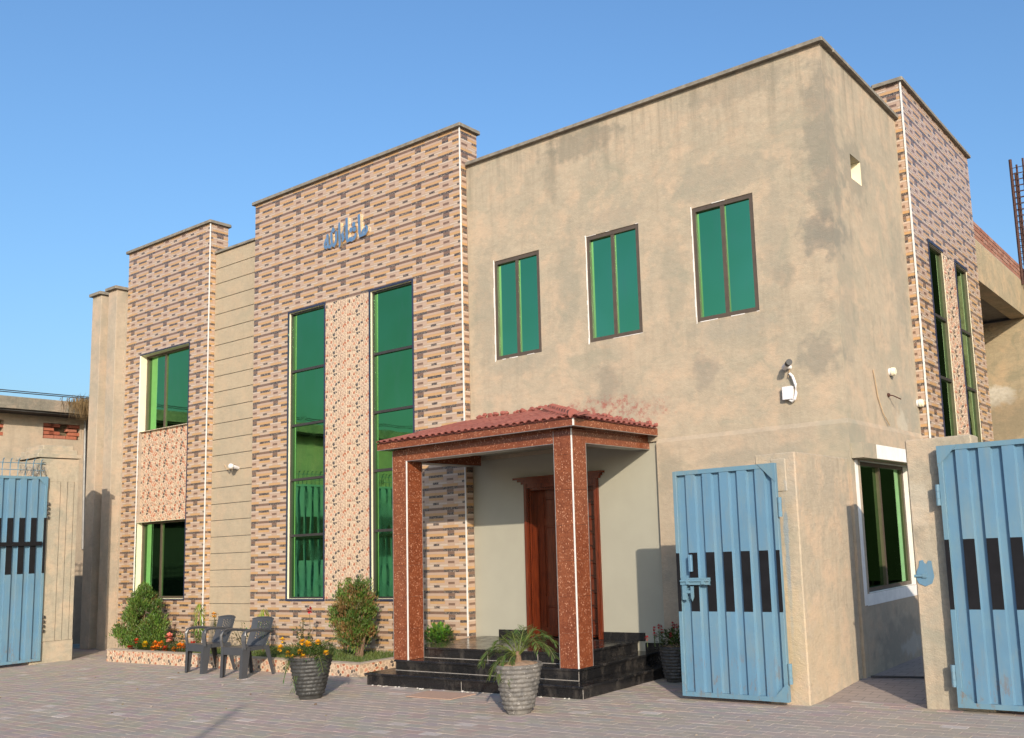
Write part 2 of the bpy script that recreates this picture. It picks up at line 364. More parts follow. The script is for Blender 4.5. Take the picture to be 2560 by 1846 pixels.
def mk_paver():
    t = NT('concrete_paver'); c = t.attr()
    c = t.mix(t.ramp(t.noise(1.6, 6, 0.65), 0.35, 0.72, 0, 0.5), c, (0.30, 0.26, 0.23))
    c = t.mix(t.ramp(t.noise(0.5, 4, 0.6), 0.45, 0.7, 0, 0.45), c, (0.42, 0.345, 0.29))
    c = t.mix(t.ramp(t.noise(60, 4, 0.7), 0.45, 0.75, 0, 0.3), c, (0.22, 0.19, 0.17))
    wht = t.noise(2.6, 5, 0.7, vec=t.scale(t.pos, 1.0, 5.0, 1))
    c = t.mix(t.ramp(wht, 0.64, 0.74, 0, 0.55), c, (0.62, 0.56, 0.51))
    t.bump(t.noise(90, 3), 0.35, 0.006)
    return t.done(c, 0.85, 0, 0.25)
M_PAVER = mk_paver()
M_SAND = simple('joint_sand', (0.27, 0.225, 0.195), 0.95, var=0.2, sc_=6, bump=0.3)
M_EARTH = simple('dusty_earth', (0.30, 0.24, 0.19), 0.95, var=0.25, sc_=1.5, bump=0.4, bsc=20)
M_POT = simple('dark_stone_pot', (0.04, 0.04, 0.038), 0.55, var=0.4, sc_=14, bump=0.3, bsc=40)
def mk_pot2():
    t = NT('weathered_stone_pot')
    c = t.mix(t.ramp(t.noise(10, 6, 0.7), 0.35, 0.7), (0.09, 0.085, 0.08), (0.20, 0.185, 0.165))
    c = t.mix(t.ramp(t.noise(34, 5, 0.7), 0.6, 0.68, 0, 0.8), c, (0.5, 0.47, 0.43))
    t.bump(t.noise(50, 4), 0.4, 0.006)
    return t.done(c, 0.7)
M_POT2 = mk_pot2()
M_SOIL = simple('dry_soil', (0.34, 0.22, 0.14), 0.95, var=0.3, sc_=30, bump=0.6, bsc=50)
M_SOILDK = simple('bed_soil', (0.13, 0.10, 0.06), 0.95, var=0.35, sc_=20, bump=0.6, bsc=40)
M_PLASTIC = simple('charcoal_plastic', (0.05, 0.053, 0.06), 0.36, var=0.06)
M_CHROME = simple('chrome_letter', (0.78, 0.78, 0.78), 0.28, 1.0, var=0.03)
M_GOLD = simple('brass_letter_edge', (0.55, 0.46, 0.32), 0.35, 0.8, var=0.05)
M_PVC = simple('white_pvc', (0.70, 0.69, 0.70), 0.4, var=0.04)
M_CABLE = simple('dark_cable', (0.03, 0.03, 0.032), 0.6)
M_COPPER = simple('beige_wire', (0.42, 0.30, 0.18), 0.6)
M_MAT = simple('brown_mat', (0.40, 0.26, 0.19), 0.95, var=0.08, sc_=30, bump=0.3)
def mk_leaf(name='leaf', rough=0.55, tr=0.25):
    t = NT(name); c = t.attr()
    t.val(t.p.inputs['Base Color'], c); t.p.inputs['Roughness'].default_value = rough
    d = t.n.new('ShaderNodeBsdfTranslucent'); t.link(c, d.inputs['Color'])
    mx = t.n.new('ShaderNodeMixShader'); mx.inputs[0].default_value = tr
    t.link(t.p.outputs[0], mx.inputs[1]); t.link(d.outputs[0], mx.inputs[2])
    t.link(mx.outputs[0], t.n['Material Output'].inputs['Surface'])
    return t.mat
M_LEAF = mk_leaf()
M_PETAL = mk_leaf('petal', 0.6, 0.3)
M_BARK = simple('bark', (0.16, 0.10, 0.06), 0.9, var=0.35, sc_=30, bump=0.5)
M_STEEL = simple('galvanised_steel', (0.35, 0.35, 0.34), 0.45, 0.7, var=0.15)

# ------------------------------------------------------------------ ground
GS = 0.0043
def gz(x): return GS * (x + 19.2)
def slab_poly(name, x0, x1, y0, y1, dz, m):
    b = MB(); b.add([(x0, y0, gz(x0) + dz), (x1, y0, gz(x1) + dz), (x1, y1, gz(x1) + dz), (x0, y1, gz(x0) + dz)], [(0, 1, 2, 3)])
    return b.build(name, m)
g = MB(); R_ = 1200
g.add([(-R_, -R_, -0.25), (R_, -R_, -0.25), (R_, R_, -0.25), (-R_, R_, -0.25)], [(0, 1, 2, 3)])
tag(g.build('ground', M_EARTH), 'flat dusty earth spreading around the yard', kind='structure')
pave = slab_poly('pavement', -26, 6, -14, 9.8, -0.006, M_SAND)
tag(pave, 'yard paved with grey pink concrete blocks', kind='structure')
WLOC[pave.name] = Vector()
PAVCOL = [(0.365, 0.308, 0.262), (0.378, 0.318, 0.27), (0.352, 0.300, 0.256), (0.388, 0.322, 0.268), (0.368, 0.305, 0.262), (0.35, 0.300, 0.262)]
PL, PW = 0.222, 0.111
def in_frame(x, y, z, mg=40):
    p = Vector((x, y, z - 1.7)); d = p.dot(_f)
    if d < 0.5: return False
    u = 1585.69 + 2348.25 * p.dot(_r) / d; v = 1025.5 + 2348.25 * p.dot(_d) / d
    return -mg < u < 2560 + mg and -mg < v < 1846 + mg
cells = []
j = 0; y = 3.6
while y < 9.75:
    off = (j % 2) * PL / 2 + random.uniform(-0.006, 0.006)
    x = -20.6 + off
    while x < -1.2:
        ok = in_frame(x, y, gz(x)) and not (-16.9 < x < -10.5 and y > 8.7) and not (-9.6 < x < -6.4 and y > 8.35) and not (x < -19.3 and y > 9.6)
        if x > -3.9 and y > 8.95: ok = False
        if ok: cells.append((x, y))
        x += PL
    y += PW; j += 1
cells.sort(key=lambda c: math.hypot(c[0], c[1]))
pm = []
for k in range(12):
    b = MB(); e = 0.0016
    b.bbox(-PL / 2 + e, PL / 2 - e, -PW / 2 + e, PW / 2 - e, -0.02, 0, 0.002, tuple(c * random.uniform(0.95, 1.05) for c in PAVCOL[k % 6]))
    pm.append(b.mesh('paver', M_PAVER))
b = MB(); e = 0.0016
lightm = MB(); lightm.bbox(-PL / 2 + e, PL / 2 - e, -PW / 2 + e, PW / 2 - e, -0.02, 0, 0.004, (0.52, 0.46, 0.42)); lightm = lightm.mesh('paver', M_PAVER)
for i, (x, y) in enumerate(cells):
    z = gz(x) + random.uniform(-0.001, 0.001); lt = random.random() < 0.018
    if i < 300:
        inst('paver', lightm if lt else random.choice(pm), pave, (x, y, z), (random.uniform(-.006, .006), -math.atan(GS), random.uniform(-.012, .012)))
    else:
        c = (0.52, 0.46, 0.42) if lt else tuple(q * random.uniform(0.9, 1.08) for q in random.choice(PAVCOL))
        a = random.uniform(-.01, .01); h = 0.0016
        x0, x1, y0, y1 = x - PL / 2 + h, x + PL / 2 - h, y - PW / 2 + h, y + PW / 2 - h
        t1, t2 = random.uniform(-.0015, .0015), random.uniform(-.0015, .0015)
        vs = [(x0, y0 + a * .1, z - .008), (x1, y0 - a * .1, z - .008), (x1, y1 - a * .1, z - .008), (x0, y1 + a * .1, z - .008),
              (x0 + .002, y0 + .002 + a * .1, z + t1), (x1 - .002, y0 + .002 - a * .1, z + t2), (x1 - .002, y1 - .002 - a * .1, z + t2), (x0 + .002, y1 - .002 + a * .1, z + t1)]
        b.add(vs, [(4, 5, 6, 7), (0, 1, 5, 4), (1, 2, 6, 5), (2, 3, 7, 6), (3, 0, 4, 7)], c)
b.build('paver_field', M_PAVER, pave, kind='stuff')

# alley path rising beside the building
def mk_alley():
    t = NT('alley_brick_paving')
    br = t.n.new('ShaderNodeTexBrick'); br.inputs['Scale'].default_value = 1.0
    br.inputs['Brick Width'].default_value = 0.222; br.inputs['Row Height'].default_value = 0.111; br.inputs['Mortar Size'].default_value = 0.005
    t.val(br.inputs['Color1'], (0.33, 0.27, 0.235)); t.val(br.inputs['Color2'], (0.28, 0.235, 0.21)); t.val(br.inputs['Mortar'], (0.16, 0.135, 0.12))
    t.link(t.pos, br.inputs['Vector'])
    c = t.mix(t.ramp(t.noise(1.6, 6), 0.35, 0.72, 0, 0.5), br.outputs['Color'], (0.33, 0.27, 0.22))
    t.bump(t.math('SUBTRACT', t.noise(60, 3), t.math('MULTIPLY', br.outputs['Fac'], 0.8)), 0.35, 0.008)
    return t.done(c, 0.85, 0, 0.25)
b = MB(); prof = [(8.7, 0.062), (9.0, 0.072), (9.4, 0.1), (9.9, 0.125), (11, 0.13), (24, 0.14)]
for (ya, za), (yb, zb) in zip(prof, prof[1:]):
    b.add([(-5.0, ya, za), (4, ya, za), (4, yb, zb), (-5.0, yb, zb)], [(0, 1, 2, 3)])
tag(b.build('alley_path', mk_alley()), 'block paved alley rising beside the building', kind='structure')

# ------------------------------------------------------------------ building helpers
FRONT = lambda Y: (lambda u, d, z: (u, Y + d, z))
RIGHT = lambda X: (lambda u, d, z: (X - d, u, z))
def mbox(b, mp, u0, u1, d0, d1, z0, z1, col=(1, 1, 1), m=0):
    P = [mp(u, d, z) for z in (z0, z1) for d in (d0, d1) for u in (u0, u1)]
    xs = [p[0] for p in P]; ys = [p[1] for p in P]; zs = [p[2] for p in P]
    b.box(min(xs), max(xs), min(ys), max(ys), min(zs), max(zs), col, m)
def rects(u0, u1, z0, z1, holes):
    us = sorted({u0, u1, *[min(max(h[k], u0), u1) for h in holes for k in (0, 1)]}); out = []
    for a, c in zip(us, us[1:]):
        if c - a < 1e-6: continue
        hz = sorted([(h[2], h[3]) for h in holes if h[0] < (a + c) / 2 < h[1]]); z = z0
        for (p, q) in hz:
            if p > z: out.append((a, c, z, min(p, z1)))
            z = max(z, q)
        if z < z1: out.append((a, c, z, z1))
    return out
def wall(b, mp, u0, u1, z0, z1, d0, d1, holes=()):
    for (a, c, p, q) in rects(u0, u1, z0, z1, holes): mbox(b, mp, a, c, d0, d1, p, q)

# printed ledge-stone tile, 0.60 x 0.30
OR, PK, CR, WH, BR = (0.46, 0.275, 0.125), (0.42, 0.30, 0.225), (0.45, 0.34, 0.255), (0.50, 0.41, 0.335), (0.15, 0.088, 0.062)
STRIPS = [(.0, .148, .0, .040, BR, 0), (.148, .457, .0, .040, None, 3), (.457, .6, .0, .040, BR, 0),
          (.0, .236, .040, .078, PK, 4), (.0, .236, .078, .117, OR, 3), (.236, .374, .040, .080, BR, 1), (.236, .374, .080, .117, None, 1),
          (.374, .6, .040, .076, PK, 4), (.374, .6, .076, .117, OR, 4),
          (.0, .157, .117, .155, None, 2), (.157, .462, .117, .140, WH, 5), (.157, .462, .140, .155, PK, 3), (.462, .6, .117, .155, None, 2),
          (.0, .167, .155, .193, OR, 5), (.0, .167, .193, .223, PK, 4), (.167, .236, .155, .223, PK, 4), (.236, .369, .155, .177, PK, 4), (.236, .369, .177, .213, BR, 0),
          (.236, .369, .213, .223, PK, 4), (.369, .462, .155, .223, PK, 4), (.462, .6, .155, .193, OR, 5), (.462, .6, .193, .223, CR, 4),
          (.0, .064, .223, .258, None, 2), (.064, .236, .231, .252, WH, 5), (.236, .384, .223, .262, PK, 4), (.384, .545, .231, .252, WH, 5), (.545, .6, .223, .258, None, 2),
          (.0, .148, .262, .30, CR, 4), (.148, .46, .262, .30, OR, 5), (.46, .6, .262, .30, CR, 4)]
TCACHE = {}
def tile_mb(a0, a1, b0, b1, out=None, M=None, tint=1.0):
    """tile part clipped to u in [a0,a1], v (down from the top) in [b0,b1]; local x=u, y=depth, z=-v"""
    b = out or MB()
    b.box(a0 + .0008, a1 - .0008, 0.006, 0.012, -b1 + .0008, -b0 - .0008, (0.42, 0.33, 0.25), 0, M)
    for (u0, u1, v0, v1, c, h) in STRIPS:
        u0, u1, v0, v1 = max(u0, a0), min(u1, a1), max(v0, b0), min(v1, b1)
        if u1 - u0 < .006 or v1 - v0 < .006: continue
        b.box(u0 + .0008, u1 - .0008, 0.0052 - h * .0006, 0.008, -v1 + .0008, -v0 - .0008, tuple(q * tint for q in c) if c else (1, 1, 1), 0 if c else 1, M, skip='k')
    return b
def tile_field(u0, u1, z0, z1, holes, uph, zph):
    """every tile cell (or its clipped pieces): (u origin, z top, a0,a1,b0,b1)"""
    out = []; k0 = math.floor((u0 - uph) / .6) - 1
    ztop = zph + .3 * math.ceil((z1 - zph) / .3)
    i = k0
    while uph + .6 * i < u1:
        U = uph + .6 * i; Z = ztop
        while Z > z0:
            for (p, q, r, s) in rects(max(U, u0), min(U + .6, u1), max(Z - .3, z0), min(Z, z1), holes) if min(U + .6, u1) > max(U, u0) and min(Z, z1) > max(Z - .3, z0) else []:
                out.append((U, Z, p - U, q - U, Z - s, Z - r))
            Z -= .3
        i += 1
    return out

# pebble tile
def clip_poly(poly, nx, ny, d):
    out = []
    for i in range(len(poly)):
        p, q = poly[i], poly[(i + 1) % len(poly)]; a = p[0] * nx + p[1] * ny - d; c = q[0] * nx + q[1] * ny - d
        if a <= 0: out.append(p)
        if (a < 0) != (c < 0) and abs(a - c) > 1e-12:
            t = a / (a - c); out.append((lerp(p[0], q[0], t), lerp(p[1], q[1], t)))
    return out
def pebble_mesh(w, h, n, seed, dark=0.14, red=0.2):
    rnd = random.Random(seed); pts = []
    tries = 0; dmin = math.sqrt(w * h / n) * 0.62
    while len(pts) < n and tries < 6000:
        tries += 1; p = (rnd.random() * w, rnd.random() * h)
        if all(math.hypot(min(abs(p[0] - q[0]), w - abs(p[0] - q[0])), min(abs(p[1] - q[1]), h - abs(p[1] - q[1]))) > dmin for q in pts): pts.append(p)
    b = MB(); b.box(.0008, w - .0008, 0.005, 0.012, .0008, h - .0008, (0.54, 0.42, 0.30), 0)
    tan = [(0.40, 0.29, 0.21), (0.43, 0.32, 0.235), (0.37, 0.275, 0.19), (0.45, 0.325, 0.25), (0.36, 0.24, 0.175), (0.47, 0.36, 0.26)]
    for i, p in enumerate(pts):
        r = rnd.random(); P = [(p[0] - .1, p[1] - .1), (p[0] + .1, p[1] - .1), (p[0] + .1, p[1] + .1), (p[0] - .1, p[1] + .1)]
        for j, q in enumerate(pts):
            for ox in (-w, 0, w):
                for oy in (-h, 0, h):
                    if j == i and ox == 0 and oy == 0: continue
                    qx, qy = q[0] + ox, q[1] + oy; nx, ny = qx - p[0], qy - p[1]; L = math.hypot(nx, ny)
                    if L > .2: continue
                    P = clip_poly(P, nx / L, ny / L, ((p[0] + qx) / 2 * nx + (p[1] + qy) / 2 * ny) / L)
        if len(P) < 3: continue
        k = 0.82 if r > dark + red else 0.72 + 0.16 * rnd.random()
        Q = []
        for a in range(len(P)):                                      # round the corners
            o, q, s_ = P[a - 1], P[a], P[(a + 1) % len(P)]
            Q.append((lerp(q[0], o[0], .27), lerp(q[1], o[1], .27))); Q.append((lerp(q[0], s_[0], .27), lerp(q[1], s_[1], .27)))
        Q = [(p[0] + (q[0] - p[0]) * k, p[1] + (q[1] - p[1]) * k) for q in Q]
        Q = [q for q in Q]
        if min(q[0] for q in Q) < .002 or max(q[0] for q in Q) > w - .002 or min(q[1] for q in Q) < .002 or max(q[1] for q in Q) > h - .002:
            Q = clip_poly(clip_poly(clip_poly(clip_poly(Q, -1, 0, -.002), 1, 0, w - .002), 0, -1, -.002), 0, 1, h - .002)
            if len(Q) < 3: continue
        c = (0.055, 0.05, 0.05) if r < dark else ((0.34, 0.115, 0.06) if r < dark + red * .7 else ((0.46, 0.22, 0.14) if r < dark + red else rnd.choice(tan)))
        M = Matrix(((1, 0, 0, 0), (0, 0, -1, 0.005), (0, 1, 0, 0), (0, 0, 0, 1)))
        b.poly(Q, 0.0045, c, 0, M, bot=False, inset=0.12)
    return b.mesh('pebble_tile', M_PEBBLE)

# ------------------------------------------------------------------ the building
bld = thing('office_building', 'two storey office block of bare plaster and printed stone tile towers with green glass', 'building', (-10, 10, 0))
YT, YW = 9.86, 9.99
L0, L1, M0, M1, PX1 = -19.20, -16.24, -14.82, -9.65, -3.88
H_L = [(-18.62, -16.87, 4.24, 5.80), (-18.62, -16.87, 0.97, 2.45)]
H_M = [(-13.79, -12.84, 0.97, 5.84), (-11.69, -10.72, 0.97, 5.84)]
H_P = [(-9.13, -8.265, 4.36, 5.84), (-7.43, -6.56, 4.36, 5.84), (-5.745, -4.875, 4.36, 5.84)]
ZT = 8.04
# tile backings
b = MB(); wall(b, FRONT(YT + .012), L0, L1 - .013, 0, ZT, 0, 0.36, H_L + [(-18.60, -16.89, 2.45, 4.24)]); mbox(b, FRONT(YT + .075), -18.60, -16.89, 0, .3, 2.452, 4.238)
b.build('tower_wall', M_GROUT, bld)
b = MB(); wall(b, FRONT(YT + .012), M0, M1 - .013, 0, ZT, 0, 0.36, H_M); b.build('tower_wall', M_GROUT, bld)
# R tower
RX, RY0, RY1 = -3.76, 12.65, 16.15
H_R = [(13.34, 14.05, 1.0, 5.80), (14.70, 15.40, 1.0, 5.80)]
b = MB(); wall(b, RIGHT(RX - .012), RY0 + .012, RY1, 0.05, 7.98, 0, 0.36, H_R); b.build('tower_wall', M_GROUT, bld)
# tiles: the largest in the photo as objects
tiles = []
EXC = H_L + [(-18.60, -16.89, 2.45, 4.24)]
for (U, Z, a0, a1, b0, b1) in tile_field(M0, M1 - .004, 0.2, ZT, H_M + [(-12.84, -11.69, 0.97, 5.84)], -9.97 - .30, 3.79):
    tiles.append((U, Z, a0, a1, b0, b1))
for (U, Z, a0, a1, b0, b1) in tile_field(L0, L1 - .004, 0.2, ZT, EXC, -16.57 - .30, 4.63 - .04):
    tiles.append((U, Z, a0, a1, b0, b1))
tiles.sort(key=lambda t: -((t[3] - t[2]) * (t[5] - t[4])) / (t[0] ** 2 + 100))
rest = MB()
for i, (U, Z, a0, a1, b0, b1) in enumerate(tiles):
    if i < 300:
        key = (round(a0, 3), round(a1, 3), round(b0, 3), round(b1, 3))
        if key not in TCACHE: TCACHE[key] = tile_mb(*key).mesh('wall_tile', [M_STONE, M_MOTTLE])
        inst('wall_tile', TCACHE[key], bld, (U, YT + random.uniform(-.0008, .0008), Z))
    else:
        tile_mb(a0, a1, b0, b1, rest, Matrix.Translation((U, YT, Z)))
# side returns and the R tower, joined
RM = lambda X: Matrix(((0, -1, 0, X), (1, 0, 0, 0), (0, 0, 1, 0), (0, 0, 0, 1)))
def side_tiles(X, y0, y1, z0, z1, holes, yph, zph):
    for (U, Z, a0, a1, b0, b1) in tile_field(y0, y1, z0, z1, holes, yph, zph):
        tile_mb(a0, a1, b0, b1, rest, Matrix.Translation((0, U, Z)) @ RM(X))
side_tiles(M1, YT + .004, 9.988, 3.2, ZT, [], YT - .2, 3.79); side_tiles(M1, 9.99, YT + .37, 7.52, ZT, [], YT - .2, 3.79); side_tiles(M1, YT + .004, 10.018, 0.3, 3.2, [], YT - .2, 3.79)
side_tiles(L1, YT + .004, 9.988, 0.2, ZT, [], YT - .1, 4.59); side_tiles(L1, 9.99, YT + .37, 7.54, ZT, [], YT - .1, 4.59)
side_tiles(RX, RY0 + .004, RY1, 2.0, 7.98, H_R + [(14.07, 14.68, 1, 5.8)], 13.0 - .30, 4.25)
for (U, Z, a0, a1, b0, b1) in tile_field(RX - .40, RX - .004, 2.0, 7.98, [], RX - .45, 4.25):
    tile_mb(a0, a1, b0, b1, rest, Matrix.Translation((U, RY0, Z)))
rest.build('wall_tile_field', [M_STONE, M_MOTTLE], bld, kind='stuff')
# pebble tile panels
PB = [pebble_mesh(.575, .305, 52, 3 + k, .13, .17) for k in range(2)]
for i in range(2):
    for j in range(16): inst('pebble_tile', PB[0], bld, (-12.835 + .5715 * i, YT, 0.97 + j * .3044 - (.0 if i else 0)), (0, 0, 0), (.994, 1, .998))
for i in range(3):
    for j in range(6): inst('pebble_tile', PB[1], bld, (-18.60 + .57 * i, YT + .06, 2.453 + j * .2975), (0, 0, 0), (.991, 1, .975))
for j in range(10): inst('pebble_tile', PB[0], bld, (RX, 14.07, 2.745 + j * .305), (0, 0, math.pi / 2), (1.06, 1, 1))

# plaster walls
b = MB(); wall(b, FRONT(YW), M1 + .002, PX1, 2.93, 7.44, 0, 0.25, H_P)
b.build('plaster_wall', M_PLASTER, bld)
b = MB(); wall(b, RIGHT(PX1), YW + .25, RY0 + .3, 2.93, 7.44, 0, 0.25, [(10.73, 11.09, 5.99, 6.31)])
b.build('side_wall', M_PLASTER, bld)
b = MB(); mbox(b, RIGHT(PX1), 10.74, 11.08, .16, .2, 6.0, 6.3); mbox(b, RIGHT(PX1), 10.732, 10.74, .005, .2, 5.992, 6.308); mbox(b, RIGHT(PX1), 11.08, 11.088, .005, .2, 5.992, 6.308); mbox(b, RIGHT(PX1), 10.74, 11.08, .005, .2, 5.992, 6.0)
b.build('vent', M_CREAM, bld)
b = MB(); LWIN = (10.16, 11.88, 1.0, 2.49)
wall(b, FRONT(9.955), -6.41, PX1 + .02, -.1, 2.90, 0, 0.28)
b.add([(-6.41, 9.955, 2.90), (PX1 + .02, 9.955, 2.90), (PX1, YW, 2.955), (-6.41, YW, 2.955)], [(0, 1, 2, 3)])
b.build('lower_wall', M_PLASTER_LOW, bld)
b = MB(); wall(b, RIGHT(PX1 + .02), 9.955 + .28, RY0 + .3, -.1, 2.90, 0, 0.28, [LWIN])
b.add([(PX1 + .02, 9.955, 2.90), (PX1 + .02, RY0, 2.90), (PX1, RY0, 2.955), (PX1, YW, 2.955)], [(0, 1, 2, 3)])
b.build('lower_wall', M_PLASTER_LOW, bld)
b = MB(); DO = (-8.60, -7.45, .2, 2.47)
wall(b, FRONT(10.02), M1 + .002, -6.40, 0, 3.4, 0, .25, [DO]); b.build('entrance_wall', M_GREEN, bld)
b = MB(); mbox(b, FRONT(10.01), -6.39 - .1, -6.40, .0, .01, .5, 2.9); 
# horizontal bands on the recessed wall
for k in range(25):
    z1 = 7.445 - k * .2985; z0 = z1 - .2985
    if z1 < 0.2: break
    b = MB(); z0 = max(z0, 0.05)
    b.bbox(L1 + .002, M0 - .002, YW - .012, YW + .2, z0 + .006, z1 - .006, .004); b.build('wall_band', M_BAND, bld)
b = MB(); b.box(L1, M0, YW + .006, YW + .22, 0, 7.44); b.build('recessed_wall', M_COPING, bld)
# copings
def coping(u0, u1, d0, d1, z, mp, th=.06):
    b = MB(); P = [mp(u, d, z) for u in (u0, u1) for d in (d0, d1)]
    xs = [p[0] for p in P]; ys = [p[1] for p in P]
    b.bbox(min(xs), max(xs), min(ys), max(ys), z, z + th, .015); b.build('coping', M_COPING, bld)
coping(L0 - .05, L1 + .05, -.05, .41, ZT, FRONT(YT)); coping(M0 - .05, M1 + .05, -.05, .41, ZT, FRONT(YT))
coping(L1 + .003, M0 - .003, -.05, .25, 7.445, FRONT(YW), .05)
coping(M1 + .02, PX1 + .06, -.06, .28, 7.44, FRONT(YW), .055); coping(YW + .285, RY0 - .003, -.06, .28, 7.44, RIGHT(PX1), .055)
coping(RY0 - .05, RY1 + .05, -.05, .41, 7.98, RIGHT(RX))
# corner strips
def strip(x0, x1, y0, y1, z0, z1, m=M_STRIP, name='corner_strip'):
    b = MB(); b.box(x0, x1, y0, y1, z0, z1); return b.build(name, m, bld)
strip(M1 - .008, M1 + .010, YT - .012, YT + .003, .45, ZT); strip(L1 - .010, L1 + .012, YT - .012, YT + .003, .2, ZT); strip(RX - .012, RX + .012, RY0 - .012, RY0 + .003, 2, 7.98)
strip(-18.64, -18.618, YT - .008, YT + .05, 0.97, 5.80); strip(-16.872, -16.858, YT - .008, YT + .02, 0.95, 5.82, M_NAVY, 'trim')
strip(-18.64, -16.86, YT - .010, YT + .02, 5.80, 5.822, M_NAVY, 'trim'); strip(-18.64, -16.86, YT - .010, YT + .02, .945, .968, M_NAVY, 'trim')
for (a, c, p, q) in H_M:
    strip(a - .03, a, YT - .012, YT + .02, p - .03, q + .03, M_NAVY, 'trim'); strip(c, c + .025, YT - .012, YT + .02, p - .03, q + .03, M_NAVY, 'trim')
    strip(a, c, YT - .012, YT + .02, q, q + .03, M_NAVY, 'trim'); strip(a, c, YT - .012, YT + .02, p - .035, p, M_NAVY, 'trim')
for (a, c, p, q) in H_R:
    strip(RX - .02, RX + .012, a - .02, a, p, q + .04, M_NAVY, 'trim'); strip(RX - .02, RX + .012, a, c + .02, q, q + .04, M_NAVY, 'trim')
# windows
def window(mp, u0, u1, z0, z1, depth, fr=.05, bars=(), mull=None, jamb=None, frm=M_BRONZE, fdepth=.04, gl=None):
    b = MB()
    mbox(b, mp, u0, u0 + fr, depth - fdepth, depth + .02, z0, z1); mbox(b, mp, u1 - fr, u1, depth - fdepth, depth + .02, z0, z1)
    mbox(b, mp, u0 + fr, u1 - fr, depth - fdepth, depth + .02, z1 - fr, z1); mbox(b, mp, u0 + fr, u1 - fr, depth - fdepth, depth + .02, z0, z0 + fr)
    w = b.build('window', frm, bld)
    if jamb:
        b = MB(); e = .006
        mbox(b, mp, u0 + .0005, u0 + e, .004, depth - fdepth - .002, z0 + e, z1 - e); mbox(b, mp, u1 - e, u1 - .0005, .004, depth - fdepth - .002, z0 + e, z1 - e)
        mbox(b, mp, u0 + .0005, u1 - .0005, .004, depth - fdepth - .002, z0 + .0005, z0 + e); mbox(b, mp, u0 + .0005, u1 - .0005, .004, depth - fdepth - .002, z1 - e, z1 - .0005)
        b.build('jamb', jamb, w)
    zs = [z0 + fr] + sorted(bars) + [z1 - fr]
    us = [u0 + fr, u1 - fr] if mull is None else [u0 + fr, mull, u1 - fr]
    for (p, q) in zip(zs, zs[1:]):
        for k, (a, c) in enumerate(zip(us, us[1:])):
            b = MB(); dd = depth - .012 + (.014 if (k == 0 and mull is not None) else 0)
            mbox(b, mp, a + (.0 if k == 0 else .02), c - (.02 if (k == 0 and mull) else 0), dd, dd + .006, p + (0.018 if p != z0 + fr else 0), q - (0.018 if q != z1 - fr else 0)); b.build('pane', gl or M_GLASS, w)
    for z in bars:
        b = MB(); mbox(b, mp, u0 + fr, u1 - fr, depth - .045, depth + .015, z - .02, z + .02); b.build('transom', M_DARKFR, w)
    if mull is not None:
        b = MB(); mbox(b, mp, mull - .028, mull + .028, depth - .035, depth + .015, z0 + fr, z1 - fr); b.build('mullion', frm, w)
    return w
for (a, c, p, q) in H_P: window(FRONT(YW), a, c, p, q, .05, .055, mull=(a + c) / 2 + .0)
rr = random.Random(17)
for (a, c, p, q) in H_P:
    b = MB(); z = p - .02
    while z < q:
        h = rr.uniform(.05, .16); w_ = rr.uniform(.002, .014); b.box(a - w_, a + .004, YW - .004, YW + .03, z, min(z + h, q + .02)); z += h
    x = a
    while x < c:
        h = rr.uniform(.05, .2); w_ = rr.uniform(.001, .008)
        if rr.random() < .5: b.box(x, min(x + h, c), YW - .003, YW + .03, p - w_, p + .003)
        if rr.random() < .25: b.box(x, min(x + h, c), YW - .003, YW + .03, q - .003, q + w_)
        x += h
    b.build('caulking', M_WHITEP, bld, kind='stuff')
for (a, c, p, q) in H_L: window(FRONT(YT), a, c, p, q, .17, .045, mull=-17.93, jamb=M_CREAM, gl=M_GLASS_OL)
for (a, c, p, q) in H_M: window(FRONT(YT), a, c, p, q, .085, .03, bars=(2.01, 2.945, 3.87, 4.81), jamb=M_CREAM, frm=M_DARKFR, fdepth=.05, gl=M_GLASS_OL)
for (a, c, p, q) in H_R: window(RIGHT(RX), a, c, p, q, .065, .03, bars=(2.0, 2.91, 3.83, 4.745), jamb=M_CREAM, frm=M_BRONZE, fdepth=.05, gl=M_GLASS_OL)
window(RIGHT(PX1 + .02), *LWIN, .10, .05, mull=11.02, jamb=M_WHITEP, gl=M_GLASS_OL)
b = MB(); mp = RIGHT(PX1 + .02)
mbox(b, mp, 10.07, 10.158, -.004, .01, .88, 2.49); mbox(b, mp, 10.158, 12.0, -.004, .01, .87, .998); mbox(b, mp, 11.882, 11.97, -.004, .01, .998, 2.49); mbox(b, mp, 10.42, 12.0, -.144, -.139, 2.505, 2.665)
b.build('window_surround', M_WHITEP, bld)
b = MB(); mbox(b, mp, 9.99, 12.0, -.14, -.001, 2.50, 2.67); b.build('window_hood', M_PLASTER_LOW, bld)
# pilasters on the far left
for (x0, x1) in ((-20.28, -19.92), (-19.62, -19.29)):
    b = MB(); b.bbox(x0, x1, 9.68, 10.2, 0, 7.28, .006); pl = b.build('pilaster', M_PILAST, bld)
    b = MB(); b.bbox(x0 - .05, x1 + .05, 9.62, 10.25, 7.28, 7.345, .012); b.build('cap', M_COPING, pl)
b = MB(); b.box(-20.1, L0 + .002, 9.86, 10.15, 0, 7.0); b.build('pilaster_wall', M_PILAST, bld)
# roof slab and interior floor to close the volume
b = MB(); b.box(L0 + .1, PX1 - .26, 10.3, 16, 6.8, 6.95); b.build('roof', M_COPING, bld)
b = MB(); b.box(-18.9, PX1 - .5, 11.6, 11.75, 0, 6.8); b.build('inner_wall', M_GROUT, bld)
